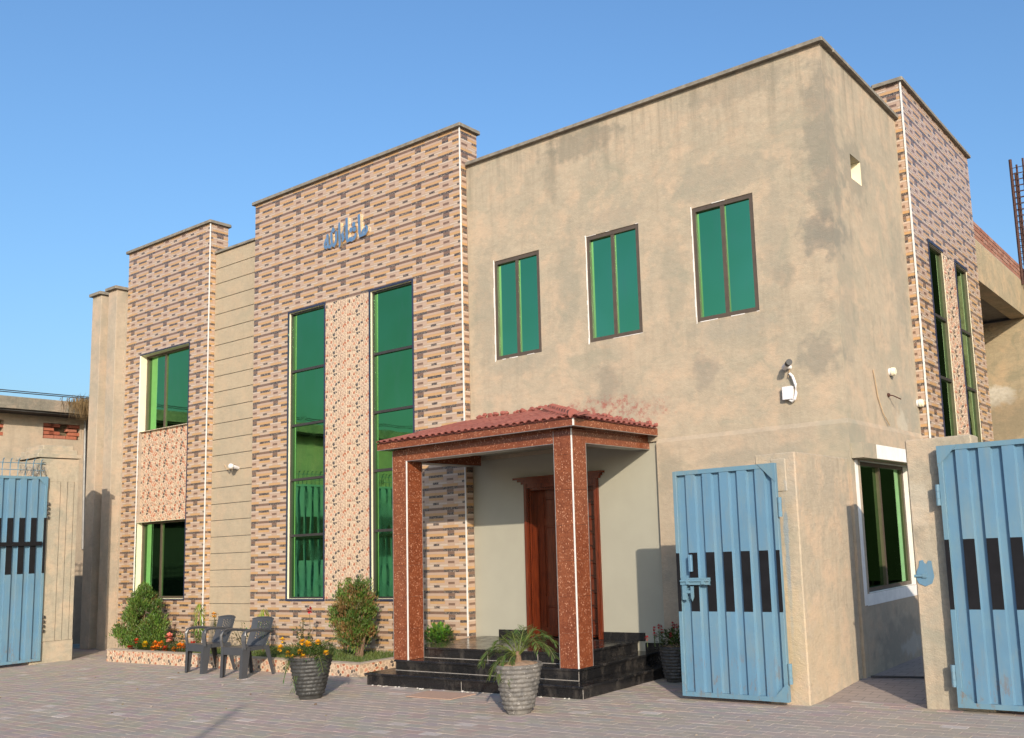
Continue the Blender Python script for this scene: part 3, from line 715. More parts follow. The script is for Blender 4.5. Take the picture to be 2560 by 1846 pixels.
# door
dr = None
b = MB()
for (x0, x1) in ((-8.665, -8.60), (-7.45, -7.385)):
    b.box(x0, x1, 9.985, 10.03, gz(-8) + .4, 2.53); b.box(x0 + .012, x1 - .012, 9.975, 9.985, gz(-8) + .4, 2.53)
b.box(-8.60, -7.45, 9.985, 10.03, 2.47, 2.53)
b.box(-8.70, -7.35, 9.97, 10.02, 2.53, 2.565); b.box(-8.75, -7.32, 9.95, 10.02, 2.565, 2.595); b.box(-8.81, -7.28, 9.925, 10.02, 2.595, 2.625)
b.box(-8.60, -8.575, 10.03, 10.26, .44, 2.47); b.box(-7.475, -7.45, 10.03, 10.26, .44, 2.47); b.box(-8.575, -7.475, 10.03, 10.26, 2.44, 2.47)
dr = b.build('door', M_WOOD, bld)
for k, (x0, x1) in enumerate(((-8.575, -8.03), (-8.025, -7.475))):
    b = MB(); b.box(x0, x1, 10.20, 10.24, .445, 2.44)
    if k == 0:
        b.box(x0, x0 + .1, 10.185, 10.2, .445, 2.44); b.box(x1 - .1, x1, 10.185, 10.2, .445, 2.44)
        for (p, q) in ((.445, .56), (.86, .98), (1.95, 2.05), (2.34, 2.44)): b.box(x0 + .1, x1 - .1, 10.185, 10.2, p, q)
        for (p, q) in ((.59, .83), (1.02, 1.92), (2.08, 2.31)): b.bbox(x0 + .14, x1 - .14, 10.187, 10.2, p, q, .006)
        b.build('door_leaf', M_WOOD, dr)
    else:
        lf = b.build('door_leaf', M_WOOD, dr)
        for j in range(10):
            s = MB(); z = .48 + j * .196; s.bbox(x0 + .04, x1 - .04, 10.165, 10.2, z, z + .15, .01); s.build('door_slat', M_WOOD, dr)
b = MB(); b.tube([(-8.07, 10.16, 1.3), (-8.07, 10.16, 1.55)], .012, 8); b.build('door_handle', M_GOLD, dr)
# skirting
for q in ((-9.2, -8.667, .44, .54), (-7.383, -6.74, .44, .54), (-6.738, -6.412, .06, .42)):
    b = MB(); b.box(q[0], q[1], 10.004, 10.019, q[2], q[3]); b.build('skirting', M_BLACK, bld)

# ------------------------------------------------------------------ entrance steps
GX = gz(-8.0)
st = thing('entrance_steps', 'three polished black granite steps leading up to the wooden door', 'steps', (-8, 9, GX))
def step(x0, x1, y0, y1, z0, z1, joints):
    b = MB(); b.box(x0 + .02, x1 - .02, y0 + .02, y1, z0, z1 - .025); b.build('riser', M_BLACK, st)
    xs = [x0] + joints + [x1]
    for a, c in zip(xs, xs[1:]):
        b = MB(); b.bbox(a + .001, c - .001, y0, y1, z1 - .025, z1, .005); b.build('tread', M_BLACK, st)
    b = MB()
    for xj in joints: b.box(xj - .003, xj + .003, y0 + .017, y0 + .0205, z0, z1 - .026)
    b.box(x1 - .0215, x1 - .0175, y0 + .016, y0 + .0205, z0, z1 - .026)
    b.box(x0 + .02, x1 - .02, y0 + .012, y0 + .02, z0 - .004, z0 + .004)
    b.build('joint', M_JOINT, st)
step(-9.72, -6.26, 8.09, 10.0, .0, .187, [-8.06])
step(-9.54, -6.55, 8.40, 10.003, .187, .316, [-7.7])
step(-9.52, -6.83, 8.69, 10.0, .316, .446, [-8.2, -7.4])

# ------------------------------------------------------------------ entrance porch
po = thing('entrance_porch', 'red granite porch on two square columns under a small red tiled roof', 'porch', (-8, 9, .316))
CY0, CY1, ZB, ZS = 8.405, 8.67, 2.84, 3.0
for (x0, x1) in ((-9.54, -9.275), (-6.82, -6.555)):
    b = MB(); b.box(x0 + .012, x1 - .012, CY0 + .012, CY1 - .012, .317, ZB); c = b.build('column', M_JOINT, po)
    zz = [.318, .70, 1.10, 1.50, 1.90, 2.30, 2.70, ZB + .155]
    for p, q in zip(zz, zz[1:]):
        b = MB(); b.bbox(x0, x1, CY0, CY1, p + .001, q - .001, .0025); b.build('granite_panel', M_GRANITE, c)
    b = MB(); b.box(x1 - .009, x1 + .004, CY0 - .004, CY0 + .009, .318, 2.995 if x1 > -8 else ZB); b.build('corner_strip', M_STRIP, c)
    b = MB(); b.box(x0 - .003, x0 + .004, CY0 - .003, CY0 + .004, .318, 2.98); b.box(x1 - .004, x1 + .003, CY1 - .004, CY1 + .003, .318, ZB); b.build('edge_strip', M_STEEL, c)
def beam(x0, x1, y0, y1):
    b = MB(); b.box(x0, x1, y0, y1, ZB, ZS - .002); o = b.build('beam', M_GRANITE, po)
    b = MB(); b.box(x0, x1, y0 + .001, y1, ZB - .006, ZB - .0005); b.build('edge_strip', M_STEEL, o)
beam(-9.274, -6.821, CY0, CY1 - .05); beam(-6.76, -6.555, CY1 + .002, 10.018); beam(-9.54, -9.335, CY1 + .002, 9.858)
EX0, EX1, EY0 = -9.66, -6.40, 8.25
b = MB(); b.box(EX0, EX1, EY0, 9.85, ZS, ZS + .085); b.box(M1 + .02, EX1, 9.85, 9.985, ZS, ZS + .085); fa = b.build('fascia', M_GRANITE, po)
b = MB(); b.box(EX0, EX1, EY0 - .002, EY0 + .01, ZS - .006, ZS - .0005); b.box(EX1 - .01, EX1 + .002, EY0 + .012, 9.98, ZS - .006, ZS - .0005); b.build('edge_strip', M_STEEL, fa)
b = MB(); b.box(EX1 - .012, EX1 + .004, EY0 - .004, EY0 + .012, ZS, ZS + .086); b.build('corner_strip', M_STRIP, fa)
b = MB(); b.box(-9.33, -6.77, CY1 - .04, 9.98, ZS - .02, ZS - .004); b.build('soffit', M_GREEN, po)
# roof: front slope and right slope meet on a hip, both at SL
SL = .25; Z0 = ZS + .094
b = MB(); XA = EX1 - (9.985 - EY0)
zt = Z0 + SL * (9.985 - EY0) - .002; zl = Z0 - .002
b.add([(EX0, EY0, zl), (EX1, EY0, zl), (XA, 9.985, zt), (EX0, 9.985, zt)], [(0, 1, 2, 3)], (0.26, 0.085, 0.068)); b.add([(EX1, EY0, zl), (EX1, 9.985, zl), (XA, 9.985, zt)], [(0, 1, 2)], (0.26, 0.085, 0.068))
b.add([(EX0, EY0, ZS + .0855), (EX1, EY0, ZS + .0855), (EX1, 9.98, ZS + .0855), (EX0, EY0, zl), (EX1, EY0, zl), (EX1, 9.98, zl), (EX0, 9.85, ZS + .0855), (EX0, 9.85, zt - .03)], [(0, 1, 4, 3), (1, 2, 5, 4), (6, 0, 3, 7)], (0.26, 0.085, 0.068))
b.build('roof_deck', M_ROOF, po, label=None)
TW, TL = .112, .255
rt = []
RED = [(0.25, 0.078, 0.060), (0.29, 0.096, 0.073), (0.215, 0.068, 0.054), (0.265, 0.083, 0.064)]
for k in range(4):
    b = MB(); n = 6; vs = []; fs = []
    for (yy, rr) in ((0, .047), (TL, .040)):
        for t_ in (0, 1):
            for i in range(n + 1):
                a = math.pi * i / n; r = rr - t_ * .010
                vs.append((math.cos(a) * r, yy, math.sin(a) * r * .56))
    N = n + 1
    for i in range(n):
        fs += [(i, i + 1, 2 * N + i + 1, 2 * N + i), (N + i + 1, N + i, 3 * N + i, 3 * N + i + 1), (i, N + i, N + i + 1, i + 1)]
    b.add(vs, fs, RED[k])
    cp = [(math.cos(math.pi * i / n) * .036, .035, math.sin(math.pi * i / n) * .022) for i in range(n + 1)]
    b.add(cp, [tuple(range(n + 1))], (0.30, 0.115, 0.09)); b.add([(-.056, .0, -.012), (-.035, .0, .004), (.035, 0, .004), (.056, 0, -.012), (-.056, TL, -.012), (.056, TL, -.012)], [(0, 3, 5, 4)], RED[k])
    rt.append(b.mesh('roof_tile', M_ROOF))
pitch = math.atan(SL); ntile = 0
ncol = int((EX1 - EX0) / TW)
for r in range(8):
    yy = EY0 - .025 + r * (TL - .025)
    if yy > 9.9: break
    for i in range(ncol + 1):
        xx = EX0 + .055 + i * TW
        if xx > EX1 - (yy - EY0) + .02: continue
        ymax = 9.84 if xx < M1 + .03 else 9.97
        if yy + TL * .9 > ymax: continue
        if ntile < 300:
            inst('roof_tile', random.choice(rt), po, (xx, yy, Z0 + SL * (yy - EY0) + .008 + random.uniform(-.003, .003)), (pitch, 0, random.uniform(-.02, .02))); ntile += 1
for r in range(8):
    xx = EX1 + .025 - r * (TL - .025)
    for i in range(16):
        yy = EY0 + .06 + i * TW
        if yy < EY0 + (EX1 - xx) - .02 or yy > 9.93: continue
        if ntile < 300:
            inst('roof_tile', random.choice(rt), po, (xx, yy, Z0 + SL * (EX1 - xx) + .008 + random.uniform(-.003, .003)), (pitch, 0, math.pi / 2 + random.uniform(-.02, .02))); ntile += 1
b = MB()
for k in range(9):
    t0, t1 = k / 9, (k + 1.15) / 9
    p0 = Vector((EX1 - 1.70 * t0, EY0 + 1.70 * t0, Z0 + SL * 1.70 * t0 + .035)); p1 = Vector((EX1 - 1.70 * t1, EY0 + 1.70 * t1, Z0 + SL * 1.70 * t1 + .028))
    b.tube([p0, p1], [.06, .05], 8, RED[k % 4])
b.build('hip_ridge', M_ROOF, po)
b = MB(); rr = random.Random(4)
for k in range(60):
    x = rr.uniform(-9.5, EX1); z = (Z0 + min(SL * 1.735, SL * (EX1 - x))) + .03
    b.ball((x, 9.975, z + rr.uniform(-.01, .03)), rr.uniform(.02, .05), rr.choice(RED), 0, 6, 4, .7, .3)
b.build('mortar_flashing', M_ROOF, po, kind='stuff')

# ------------------------------------------------------------------ gates
def gate(name, label, W, Hh, per, fw, off, n, gusset, black, group=None, bar=False):
    """local: x 0..W, front faces -y (y=0 front plane), z 0..Hh"""
    t = thing(name, label, 'gate', local=True, group=group)
    fr = .045; b = MB()
    b.bbox(0, fr, 0, .05, 0, Hh, .003); b.bbox(W - fr, W, 0, .05, 0, Hh, .003)
    b.box(fr, W - fr, .0, .05, Hh - fr, Hh); b.box(fr, W - fr, .0, .05, 0, fr)
    b.build('frame', M_GATE_FR, t)
    b = MB(); b.box(fr, W - fr, .040, .044, fr, Hh - fr); b.build('sheet', M_GATE, t)
    bz0, bz1 = black
    xs = [off + per * k for k in range(n)]
    for x in xs:
        a, c = max(x, fr), min(x + fw, W - fr)
        if c - a < .02: continue
        b = MB(); zz = [fr, bz0, bz1, Hh - fr]
        for k in range(3):
            b.add([(a, .006, zz[k]), (c, .006, zz[k]), (c, .006, zz[k + 1]), (a, .006, zz[k + 1])], [(0, 1, 2, 3)], m=1 if k == 1 else 0)
            b.add([(a, .006, zz[k]), (a, .006, zz[k + 1]), (a - .008, .040, zz[k + 1]), (a - .008, .040, zz[k])], [(0, 1, 2, 3)])
            b.add([(c, .006, zz[k]), (c + .012, .040, zz[k]), (c + .012, .040, zz[k + 1]), (c, .006, zz[k + 1])], [(0, 1, 2, 3)])
        b.build('rib', [M_GATE, M_GATEBLK], t)
    for (x0, x1) in ((0, fr), (W - fr, W)):
        b = MB(); b.box(x0 + .002, x1 - .002, -.0015, .001, bz0, bz1); b.build('black_band', M_GATEBLK, t)
    for (sx, top) in gusset:
        gz_ = .19; x0 = W if sx > 0 else 0; sg = -1 if sx > 0 else 1; z0 = Hh if top else 0; sz = -1 if top else 1
        P = [(x0, z0), (x0 + sg * gz_, z0), (x0, z0 + sz * gz_)]
        b = MB(); b.add([(p[0], -.006, p[1]) for p in P] + [(p[0], -.001, p[1]) for p in P], [(0, 1, 2), (3, 5, 4), (0, 1, 4, 3), (1, 2, 5, 4), (2, 0, 3, 5)]); b.build('gusset', M_GATE_FR, t)
    return t
def hinge(t, x, z, y=.01):
    b = MB(); b.tube([(x, y, z), (x, y, z + .06)], .022, 10); b.tube([(x, y, z + .062), (x, y, z + .128)], .020, 10); b.tube([(x, y, z + .13), (x, y, z + .19)], .022, 10)
    b.build('hinge', M_GATE_FR, t)
g1 = gate('metal_gate', 'blue sheet metal gate leaf with a bolt latch, right of the porch', 1.19, 2.29, .2015, .101, .155, 5, ((1, True), (1, False)), (.845, 1.44), 'blue metal gate leaves')
g1.location = (-5.24, 8.42, .105)
hinge(g1, 1.215, .17); hinge(g1, 1.215, 1.76)
b = MB(); b.box(.055, .40, -.03, -.004, 1.115, 1.145); b.box(.055, .40, -.012, -.003, 1.11, 1.185); b.tube([(.06, -.035, 1.155), (.40, -.035, 1.155)], .011, 8); b.build('bolt', M_GATE_FR, g1)
b = MB(); b.box(.13, .165, -.045, -.02, 1.12, 1.17); b.box(.31, .345, -.045, -.02, 1.12, 1.17); b.build('bolt_guide', M_GATE_FR, g1)
b = MB(); b.box(.075, .125, -.03, -.008, .965, 1.11); b.box(.125, .17, -.025, -.01, 1.03, 1.06); b.add([(.175, -.03, 1.1), (.21, -.03, 1.1), (.21, -.03, .99), (.192, -.03, .95), (.175, -.03, .99), (.175, -.02, 1.1), (.21, -.02, 1.1), (.21, -.02, .99), (.192, -.02, .95), (.175, -.02, .99)], [(0, 4, 3, 2, 1), (0, 1, 6, 5), (1, 2, 7, 6), (2, 3, 8, 7), (3, 4, 9, 8), (4, 0, 5, 9)]); b.build('padlock_hasp', M_GATE_FR, g1)
b = MB(); b.bbox(.165, .205, -.04, -.004, 1.25, 1.42, .006); b.build('pull_handle', M_GATE, g1)
g2 = gate('metal_gate', 'tall blue sheet metal gate leaf cut by the right edge of the photo', 1.6, 2.32, .202, .101, .165, 7, ((-1, True), (-1, False)), (.85, 1.47), 'blue metal gate leaves')
g2.location = (-2.53, 8.66, .115)
hinge(g2, -.022, .175); hinge(g2, -.022, 1.78)
g3 = gate('metal_gate', 'large blue sheet metal gate with spikes on top at the left edge of the photo', 3.2, 3.19, .186, .094, 3.2 - .62 - .186 * 12, 16, ((1, True),), (1.50, 2.465), 'blue metal gate leaves')
b = MB(); b.box(0, 3.13, -.03, .0, 1.98, 2.05); b.build('cross_bar', M_GATEBLK, g3)
for k in range(22):
    x = 3.08 - k * .122; b = MB(); b.tube([(x, .025, 3.19), (x, .025, 3.40), (x, .0, 3.47), (x, -.04, 3.49)], .009, 6); b.build('spike', M_GATE_FR, g3)
b = MB(); b.tube([(0, .025, 3.30), (3.15, .025, 3.30)], .007, 6); b.tube([(0, .025, 3.42), (3.15, .025, 3.42)], .007, 6); b.build('spike_rail', M_GATE_FR, g3)
b = MB(); rr = random.Random(2)
for k in range(3):
    b.tube([(2.75 + .4 * i / 14, .02 + .05 * math.sin(i * 1.7 + k), 3.3 + .09 * math.cos(i * 1.9 + k * 2)) for i in range(15)], .004, 4)
b.build('barbed_wire', M_STEEL, g3)
g3.location = (-18.0, 7.95 - 3.2, .06); g3.rotation_euler = (0, 0, math.pi / 2)
for z in (.48, 2.45):
    b = MB()
    for k in range(4): b.tube([(3.225, .02, z + k * .08), (3.225, .02, z + k * .08 + .045)], .024, 8)
    b.build('hinge', M_DARKFR, g3)

g4 = copy_tree(g3); g4.location = (-18.0, 7.95 - 6.45, .06); g4['label'] = 'blue spiked gate leaf mirrored in the lower panes of the tall windows'
# pillars and walls carrying the gates
t = thing('gate_pillar', 'plastered pillar carrying the hinges of the folded blue gate', 'pillar', (-4.1, 9, .06))
b = MB(); b.bbox(-4.33, -3.89, 8.55, 9.953, -.05, 2.50, .012); b.build('pillar_body', M_PILL, t)
b = MB(); b.bbox(-4.15, -3.99, 8.54, 8.56, 2.12, 2.44, .008); b.build('plaster_patch', M_CONC, t)
t = thing('gate_pillar', 'plain concrete post with a blue lock plate left of the right hand gate', 'pillar', (-2.6, 8.9, .06))
b = MB(); b.bbox(-2.85, -2.24, 8.76, 9.02, -.05, 2.525, .012); b.build('post_body', M_CONC, t)
b = MB(); P = [(-2.835, 1.30), (-2.81, 1.345), (-2.80, 1.40), (-2.77, 1.405), (-2.755, 1.375), (-2.735, 1.37), (-2.72, 1.40), (-2.69, 1.395), (-2.685, 1.34), (-2.675, 1.25), (-2.70, 1.19), (-2.76, 1.165), (-2.82, 1.19), (-2.84, 1.23)]
b.poly(P, .006, M=Matrix(((1, 0, 0, 0), (0, 0, -1, 8.759), (0, 1, 0, 0), (0, 0, 0, 1)))); b.build('lock_plate', M_GATE, t)
b = MB(); b.tube([(-2.855, 8.745, 1.26), (-2.765, 8.745, 1.262)], .014, 8); b.box(-2.78, -2.74, 8.735, 8.752, 1.245, 1.28); b.build('lock_socket', M_GATE_FR, t)
b = MB(); b.box(-2.24, 2.5, 8.85, 9.02, -.05, 2.3)
tag(b.build('boundary_wall', M_CONC, loc=(0, 8.93, 0)), 'plain concrete boundary wall behind the right hand gate', 'wall')
t = thing('gate_pillar', 'concrete gate post with three vertical grooves and a stepped cap beside the left gate', 'pillar', (-18.4, 8.15, 0))
b = MB(); b.bbox(-18.9, -18.05, 7.80, 8.50, 0, .37, .01); gx = [7.82, 8.185, 8.30, 8.415, 8.485]
for a, c in zip(gx, gx[1:]): b.box(-18.88, -18.045, a + .006, c - .006, .372, 3.17)
b.box(-18.88, -18.058, 7.83, 8.48, .372, 3.17); b.box(-18.88, -18.046, 7.826, 8.479, 3.172, 3.58)
b.build('post_body', M_CONC, t)
b = MB(); b.bbox(-18.93, -18.03, 7.78, 8.53, 3.60, 3.67, .01); b.bbox(-18.86, -18.08, 7.84, 8.47, 3.67, 3.75, .01); b.bbox(-18.78, -18.13, 7.90, 8.42, 3.75, 3.83, .01); b.build('cap', M_CONC, t)
b = MB(); b.bbox(-18.6, -18.2, -9.5, 1.3, 0, 3.1, .02)
tag(b.build('boundary_wall', M_CONC, loc=(-18.4, -2, 0)), 'tall concrete boundary wall continuing past the left gate out of frame', 'wall')

# ------------------------------------------------------------------ neighbour on the left
nb = thing('neighbour_building', 'low neighbouring building with a weathered concrete eave and exposed brick patches at the left', 'building', (-24, 0, 0))
b = MB(); NBH = [(9.35, 10.1, 4.37, 4.70), (7.95, 8.60, 4.37, 4.70)]
wall(b, RIGHT(-21.5), -12, 15, 0, 4.87, 0, .3, NBH + [(5.0, 9.0, -.1, 2.6)]); b.build('wall', M_PILAST, nb)
b = MB(); b.bbox(-30, -21.0, -12, 15, 4.88, 5.13, .02); b.build('eave', plaster('eave_concrete', (0.27, 0.24, 0.19), (0.17, 0.16, 0.13), streak=(1, 1, 4), dark=0.7, contrast=1.6, bumpy=0.7), nb)
b = MB(); b.box(-21.49, -21.05, -12, 15, 4.84, 4.878); b.build('soffit', simple('dark_soffit', (0.035, 0.033, 0.032), 0.9, var=0.5, sc_=3), nb)  # soffit sheet in a near-black tone, varied by noise
BRC = [(0.36, 0.115, 0.07), (0.40, 0.135, 0.08), (0.33, 0.10, 0.06), (0.38, 0.15, 0.10)]
bm = []
for c in BRC:
    b = MB(); b.bbox(-.112, .112, 0, .10, 0, .068, .004, c); bm.append(b.mesh('brick', M_BRICK))
for (y0, y1, z0, z1) in NBH:
    for r in range(4):
        yy = y0 + .115 - (.115 if r % 2 else 0)
        while yy < y1 + .05:
            if not (r >= 1 and y0 + .3 < yy < y0 + .52 and y1 - y0 > .6): inst('brick', random.choice(bm), nb, (-21.52, min(max(yy, y0 + .112), y1 - .112), z0 + .01 + r * .082), (0, 0, math.pi / 2))
            yy += .234
b = MB(); b.box(-21.75, -21.65, 7.9, 10.2, 4.3, 4.75); b.build('brick_backing', M_SOILDK, nb)
b = MB(); b.box(-21.9, -21.805, 4.9, 9.1, 0, 2.7); b.build('dark_backdrop', M_DARK, nb)  # unseen near-black sheet added to darken what the lower left glass reflects
for y in (10.18, 10.3):
    b = MB(); b.tube([(-21.46, y, 4.8), (-21.46, y + .05, 2.0)], .025, 8); b.build('drain_pipe', M_STEEL, nb)
b = MB(); rr = random.Random(9)
for k in range(420):
    y = rr.gauss(9.95, .17); x = -20.98 + rr.uniform(-.02, .12); z = 5.16 + rr.uniform(-.05, .04); l = rr.uniform(.15, .5)
    a = rr.uniform(-.15, .15); u_ = rr.random() < .2
    tip = (x + rr.uniform(0, .15), y + a, z + (rr.uniform(.05, .15) if u_ else -l))
    b.add([(x, y - .006, z), (x, y + .006, z), tip], [(0, 1, 2)], rr.choice([(0.22, 0.15, 0.07), (0.28, 0.19, 0.09), (0.16, 0.11, 0.05)]))
tag(b.build('dry_grass_tuft', M_LEAF, loc=(-20.95, 9.95, 5.13)), 'dry brown grass hanging off the edge of the concrete eave', 'dry grass')
for k, (za, zb) in enumerate(((5.66, 5.75), (5.71, 5.78))):
    b = MB(); b.tube([(-24, 5 - 8 + 24 * i / 16, za + (zb - za) * (.0 + i / 16 * 2 - .55) - .18 * (1 - ((i - 8) / 8) ** 2) + .18) for i in range(17)], .012, 5)
    tag(b.build('overhead_cable', M_CABLE, loc=(-24, 9, 5.7)), ('lower' if k == 0 else 'upper') + ' of two thin dark cables crossing the sky above the concrete eave', 'cable', 'overhead cables at left')

# ------------------------------------------------------------------ unfinished building on the right
ub = thing('unfinished_building', 'unfinished rear building with brick parapet and dark open bay beyond the tiled tower', 'building', (-5, 19, 0))
UX = -3.80
M_UB = plaster('unfinished_render', (0.38, 0.31, 0.20), (0.30, 0.25, 0.165), streak=(1, 1, 2), dark=0.5, contrast=1.3,
               spots=[((-4.6, 20, 4.3), (0.5, .5, 0.25), 0.8, (0.62, 0.58, 0.5)), ((-4.2, 20, 3.1), (0.8, .5, 0.22), 0.9, (0.6, 0.55, 0.46)), ((-4.4, 20, 3.8), (0.9, .5, 0.6), 0.6, (0.2, 0.165, 0.11))])
b = MB(); b.box(UX - .3, UX, RY1 + .002, 27, 5.85, 6.58); b.build('beam', M_UB, ub)
b = MB(); b.box(-10, UX - .302, RY1, 27, 5.9, 6.2); b.build('slab', M_DARK if False else simple('bare_slab', (0.13, 0.12, 0.1), 0.9), ub)
b = MB(); b.box(-10, -3.0, 20, 20.3, 0, 5.84); b.build('wall', M_UB, ub)
b = MB(); b.box(-10.2, -9.9, 16.4, 20, 0, 5.9); b.build('wall', M_UB, ub)
b = MB(); b.box(UX - .22, UX - .005, RY1 + .01, 27, 6.58, 6.60); b.build('mortar_bed', M_GROUT, ub)
BRU = [(0.30, 0.15, 0.105), (0.27, 0.12, 0.085), (0.33, 0.19, 0.145), (0.25, 0.12, 0.09)]
bmu = []
for c in BRU:
    b = MB(); b.bbox(-.112, .112, 0, .10, 0, .068, .004, c); bmu.append(b.mesh('brick', M_BRICK))
for r in range(4):
    yy = RY1 + .12 + (.117 if r % 2 else 0)
    while yy < 24.5:
        inst('brick', random.choice(bmu), ub, (UX - .003, yy, 6.602 + r * .082), (0, 0, math.pi / 2)); yy += .236
b = MB(); b.box(UX - .2, UX - .012, RY1 + .01, 24.5, 6.6, 6.915); b.build('brick_joint', M_GROUT, ub)
for k, (dx, dy, h) in enumerate(((0, 0, 9.15), (.10, .02, 9.02), (.22, .0, 9.12), (.33, .0, 9.25), (.02, .28, 8.95), (.33, .3, 9.1), (.16, .3, 8.9))):
    b = MB(); b.tube([(UX + .02 + dx * 1.1, 19.85 + dy, 6.5), (UX + .02 + dx * 1.1, 19.85 + dy, h)], .021 if k else .034, 6); b.build('rebar', M_RUST, ub)
for j in range(16):
    z = 7.0 + j * .13; b = MB(); x0, x1, y0, y1 = UX, UX + .42, 19.83, 20.17
    b.tube([(x0, y0, z), (x1, y0, z), (x1, y1, z), (x0, y1, z), (x0, y0, z)], .008, 5); b.build('stirrup', M_RUST, ub)
b = MB(); b.box(-3.4, -2.6, 19.8, 20.4, 0, 6.9); b.build('column', M_UB, ub)

# unseen building added on the right, near-black so the tower glass reflects dark
fb = thing('reflected_block', 'unseen building added beyond the alley, near-black to darken the tower glass reflections', 'building', (8, 38, 0))
b = MB(); b.box(-.3, 18, 31, 46, 0, 11); b.build('wall', simple('reflection_black', (0.010, 0.013, 0.007), 1.0, var=0.3, sc_=0.5, spec=0.0), fb)

# ------------------------------------------------------------------ lettering: ما شاء الله
def LX(px): return 0.000744117 * px - 13.108511
def LZ(px, py): return -0.000168355 * px - 0.00050527 * py + 7.564415
ls = thing('wall_lettering', 'chrome Arabic lettering fixed high on the printed stone tiles', 'sign', (-12.3, YT, 6.9))
def stroke(pts, k=0, name='letter'):
    """pts: (px, py, half width in m)"""
    b = MB(); P = [(LX(p[0]), LZ(p[0], p[1]), p[2]) for p in pts]; Lf = []; Rt = []
    for i, (x, z, w) in enumerate(P):
        a, c = P[max(i - 1, 0)], P[min(i + 1, len(P) - 1)]; tx, tz = c[0] - a[0], c[1] - a[1]; L = math.hypot(tx, tz) or 1
        Lf.append((x - tz / L * w, z + tx / L * w)); Rt.append((x + tz / L * w, z - tx / L * w))
    yf, yb = YT - .030 - k * .002, YT + .004
    for i in range(len(P) - 1):
        q = [Lf[i], Rt[i], Rt[i + 1], Lf[i + 1]]
        vs = [(p[0], yf, p[1]) for p in q] + [(p[0], yb, p[1]) for p in q]
        b.add(vs, [(0, 1, 2, 3)], m=0); b.add(vs, [(0, 3, 7, 4), (1, 5, 6, 2)] + ([(0, 4, 5, 1)] if i == 0 else []) + ([(3, 2, 6, 7)] if i == len(P) - 2 else []), m=1)
    b.build(name, [M_CHROME, M_GOLD], ls)
w = .029
stroke([(1585, 215, w), (1590, 500, w), (1600, 800, w * 1.1), (1615, 960, w * .9), (1700, 900, w * 1.1), (1790, 850, w * 1.2), (1850, 760, w), (1850, 660, w * .9), (1795, 590, w * .5)], 0)
stroke([(1700, 880, .03), (1720, 780, .03), (1790, 690, .03)], 1)
stroke([(1172, 330, w), (1170, 700, w * 1.1), (1175, 1000, w * 1.2), (1200, 1130, w), (1270, 1060, w * 1.3), (1340, 1070, w * 1.3), (1420, 1030, w * 1.1), (1465, 950, w), (1470, 850, w * .6)], 0)
stroke([(1330, 1060, .03), (1325, 980, .02)], 1)
for (x, y) in ((1410, 560), (1320, 740), (1435, 720)): stroke([(x - 55, y + 20, .028), (x, y, .044), (x + 50, y - 15, .028)], 0, 'dot')
stroke([(1080, 830, .018), (1010, 900, .03), (1035, 970, .035), (1085, 960, .02)], 0); stroke([(1090, 985, .02), (1045, 1080, .03), (1020, 1150, .012)], 1)
stroke([(1120, 560, .008), (1040, 860, .012)], 2)
stroke([(925, 490, .02), (915, 620, w), (920, 900, w), (935, 1200, w), (930, 1340, .015)], 0)
stroke([(800, 800, w), (810, 1000, w), (795, 1170, w), (730, 1290, w * 1.2), (670, 1260, w), (645, 1100, w), (640, 900, w), (650, 820, .02)], 0)
stroke([(660, 1240, w), (600, 1340, w), (550, 1340, w), (515, 1200, w), (505, 950, w), (520, 890, .015)], 1)
stroke([(530, 1290, w), (460, 1370, w), (415, 1340, w * .8), (420, 1220, w * .8), (460, 1090, w * .7), (490, 1010, .01)], 2)
stroke([(770, 730, .018), (710, 790, .03), (660, 760, .02), (690, 690, .02), (740, 700, .012)], 0)

# ------------------------------------------------------------------ small things on the walls
t = thing('security_camera', 'small black headed security camera on the plaster wall above its white junction box', 'camera', (-4.5, 9.99, 3.62))
b = MB(); b.tube([(-4.53, 9.985, 3.62), (-4.53, 9.90, 3.62)], [.03, .02], 10); b.build('mount', M_PVC, t)
b = MB(); b.tube([(-4.57, 9.93, 3.615), (-4.46, 9.80, 3.635)], .033, 12); b.build('camera_body', M_PVC, t)
b = MB(); b.tube([(-4.48, 9.825, 3.632), (-4.43, 9.765, 3.64)], [.035, .037], 12); b.build('camera_head', M_CABLE, t)
t = thing('junction_box', 'white plastic junction box with a curved conduit below the security camera', 'junction box', (-4.55, 9.99, 3.3))
b = MB(); b.bbox(-4.62, -4.49, 9.92, 9.988, 3.24, 3.39, .006); b.build('box', M_PVC, t)
b = MB(); b.tube([(-4.52, 9.955, 3.54), (-4.48, 9.94, 3.50), (-4.45, 9.94, 3.40), (-4.45, 9.94, 3.30), (-4.47, 9.94, 3.235), (-4.51, 9.95, 3.215), (-4.54, 9.95, 3.235)], .016, 8); b.build('conduit', M_PVC, t)
b = MB(); b.tube([(-4.53, 9.97, 3.59), (-4.535, 9.96, 3.53), (-4.55, 9.965, 3.50)], .005, 5); b.build('wire', M_COPPER, t)
for (nm, y, z, lab) in (('wall_lamp', 11.56, 3.67, 'round white lamp holder on the bare side wall'), ('alarm_bell', 12.60, 3.37, 'small cream bell dome where the side wall meets the tiled tower')):
    t = thing(nm, lab, 'lamp' if nm == 'wall_lamp' else 'bell', (PX1, y, z))
    b = MB(); b.tube([(PX1, y, z), (PX1 + .035, y, z)], .05, 14); b.build('base', M_PVC, t)
    b = MB(); b.tube([(PX1 + .036, y, z), (PX1 + .075, y, z), (PX1 + .085, y, z)], [.058, .05, .03], 14); b.build('cover', M_CREAM, t)
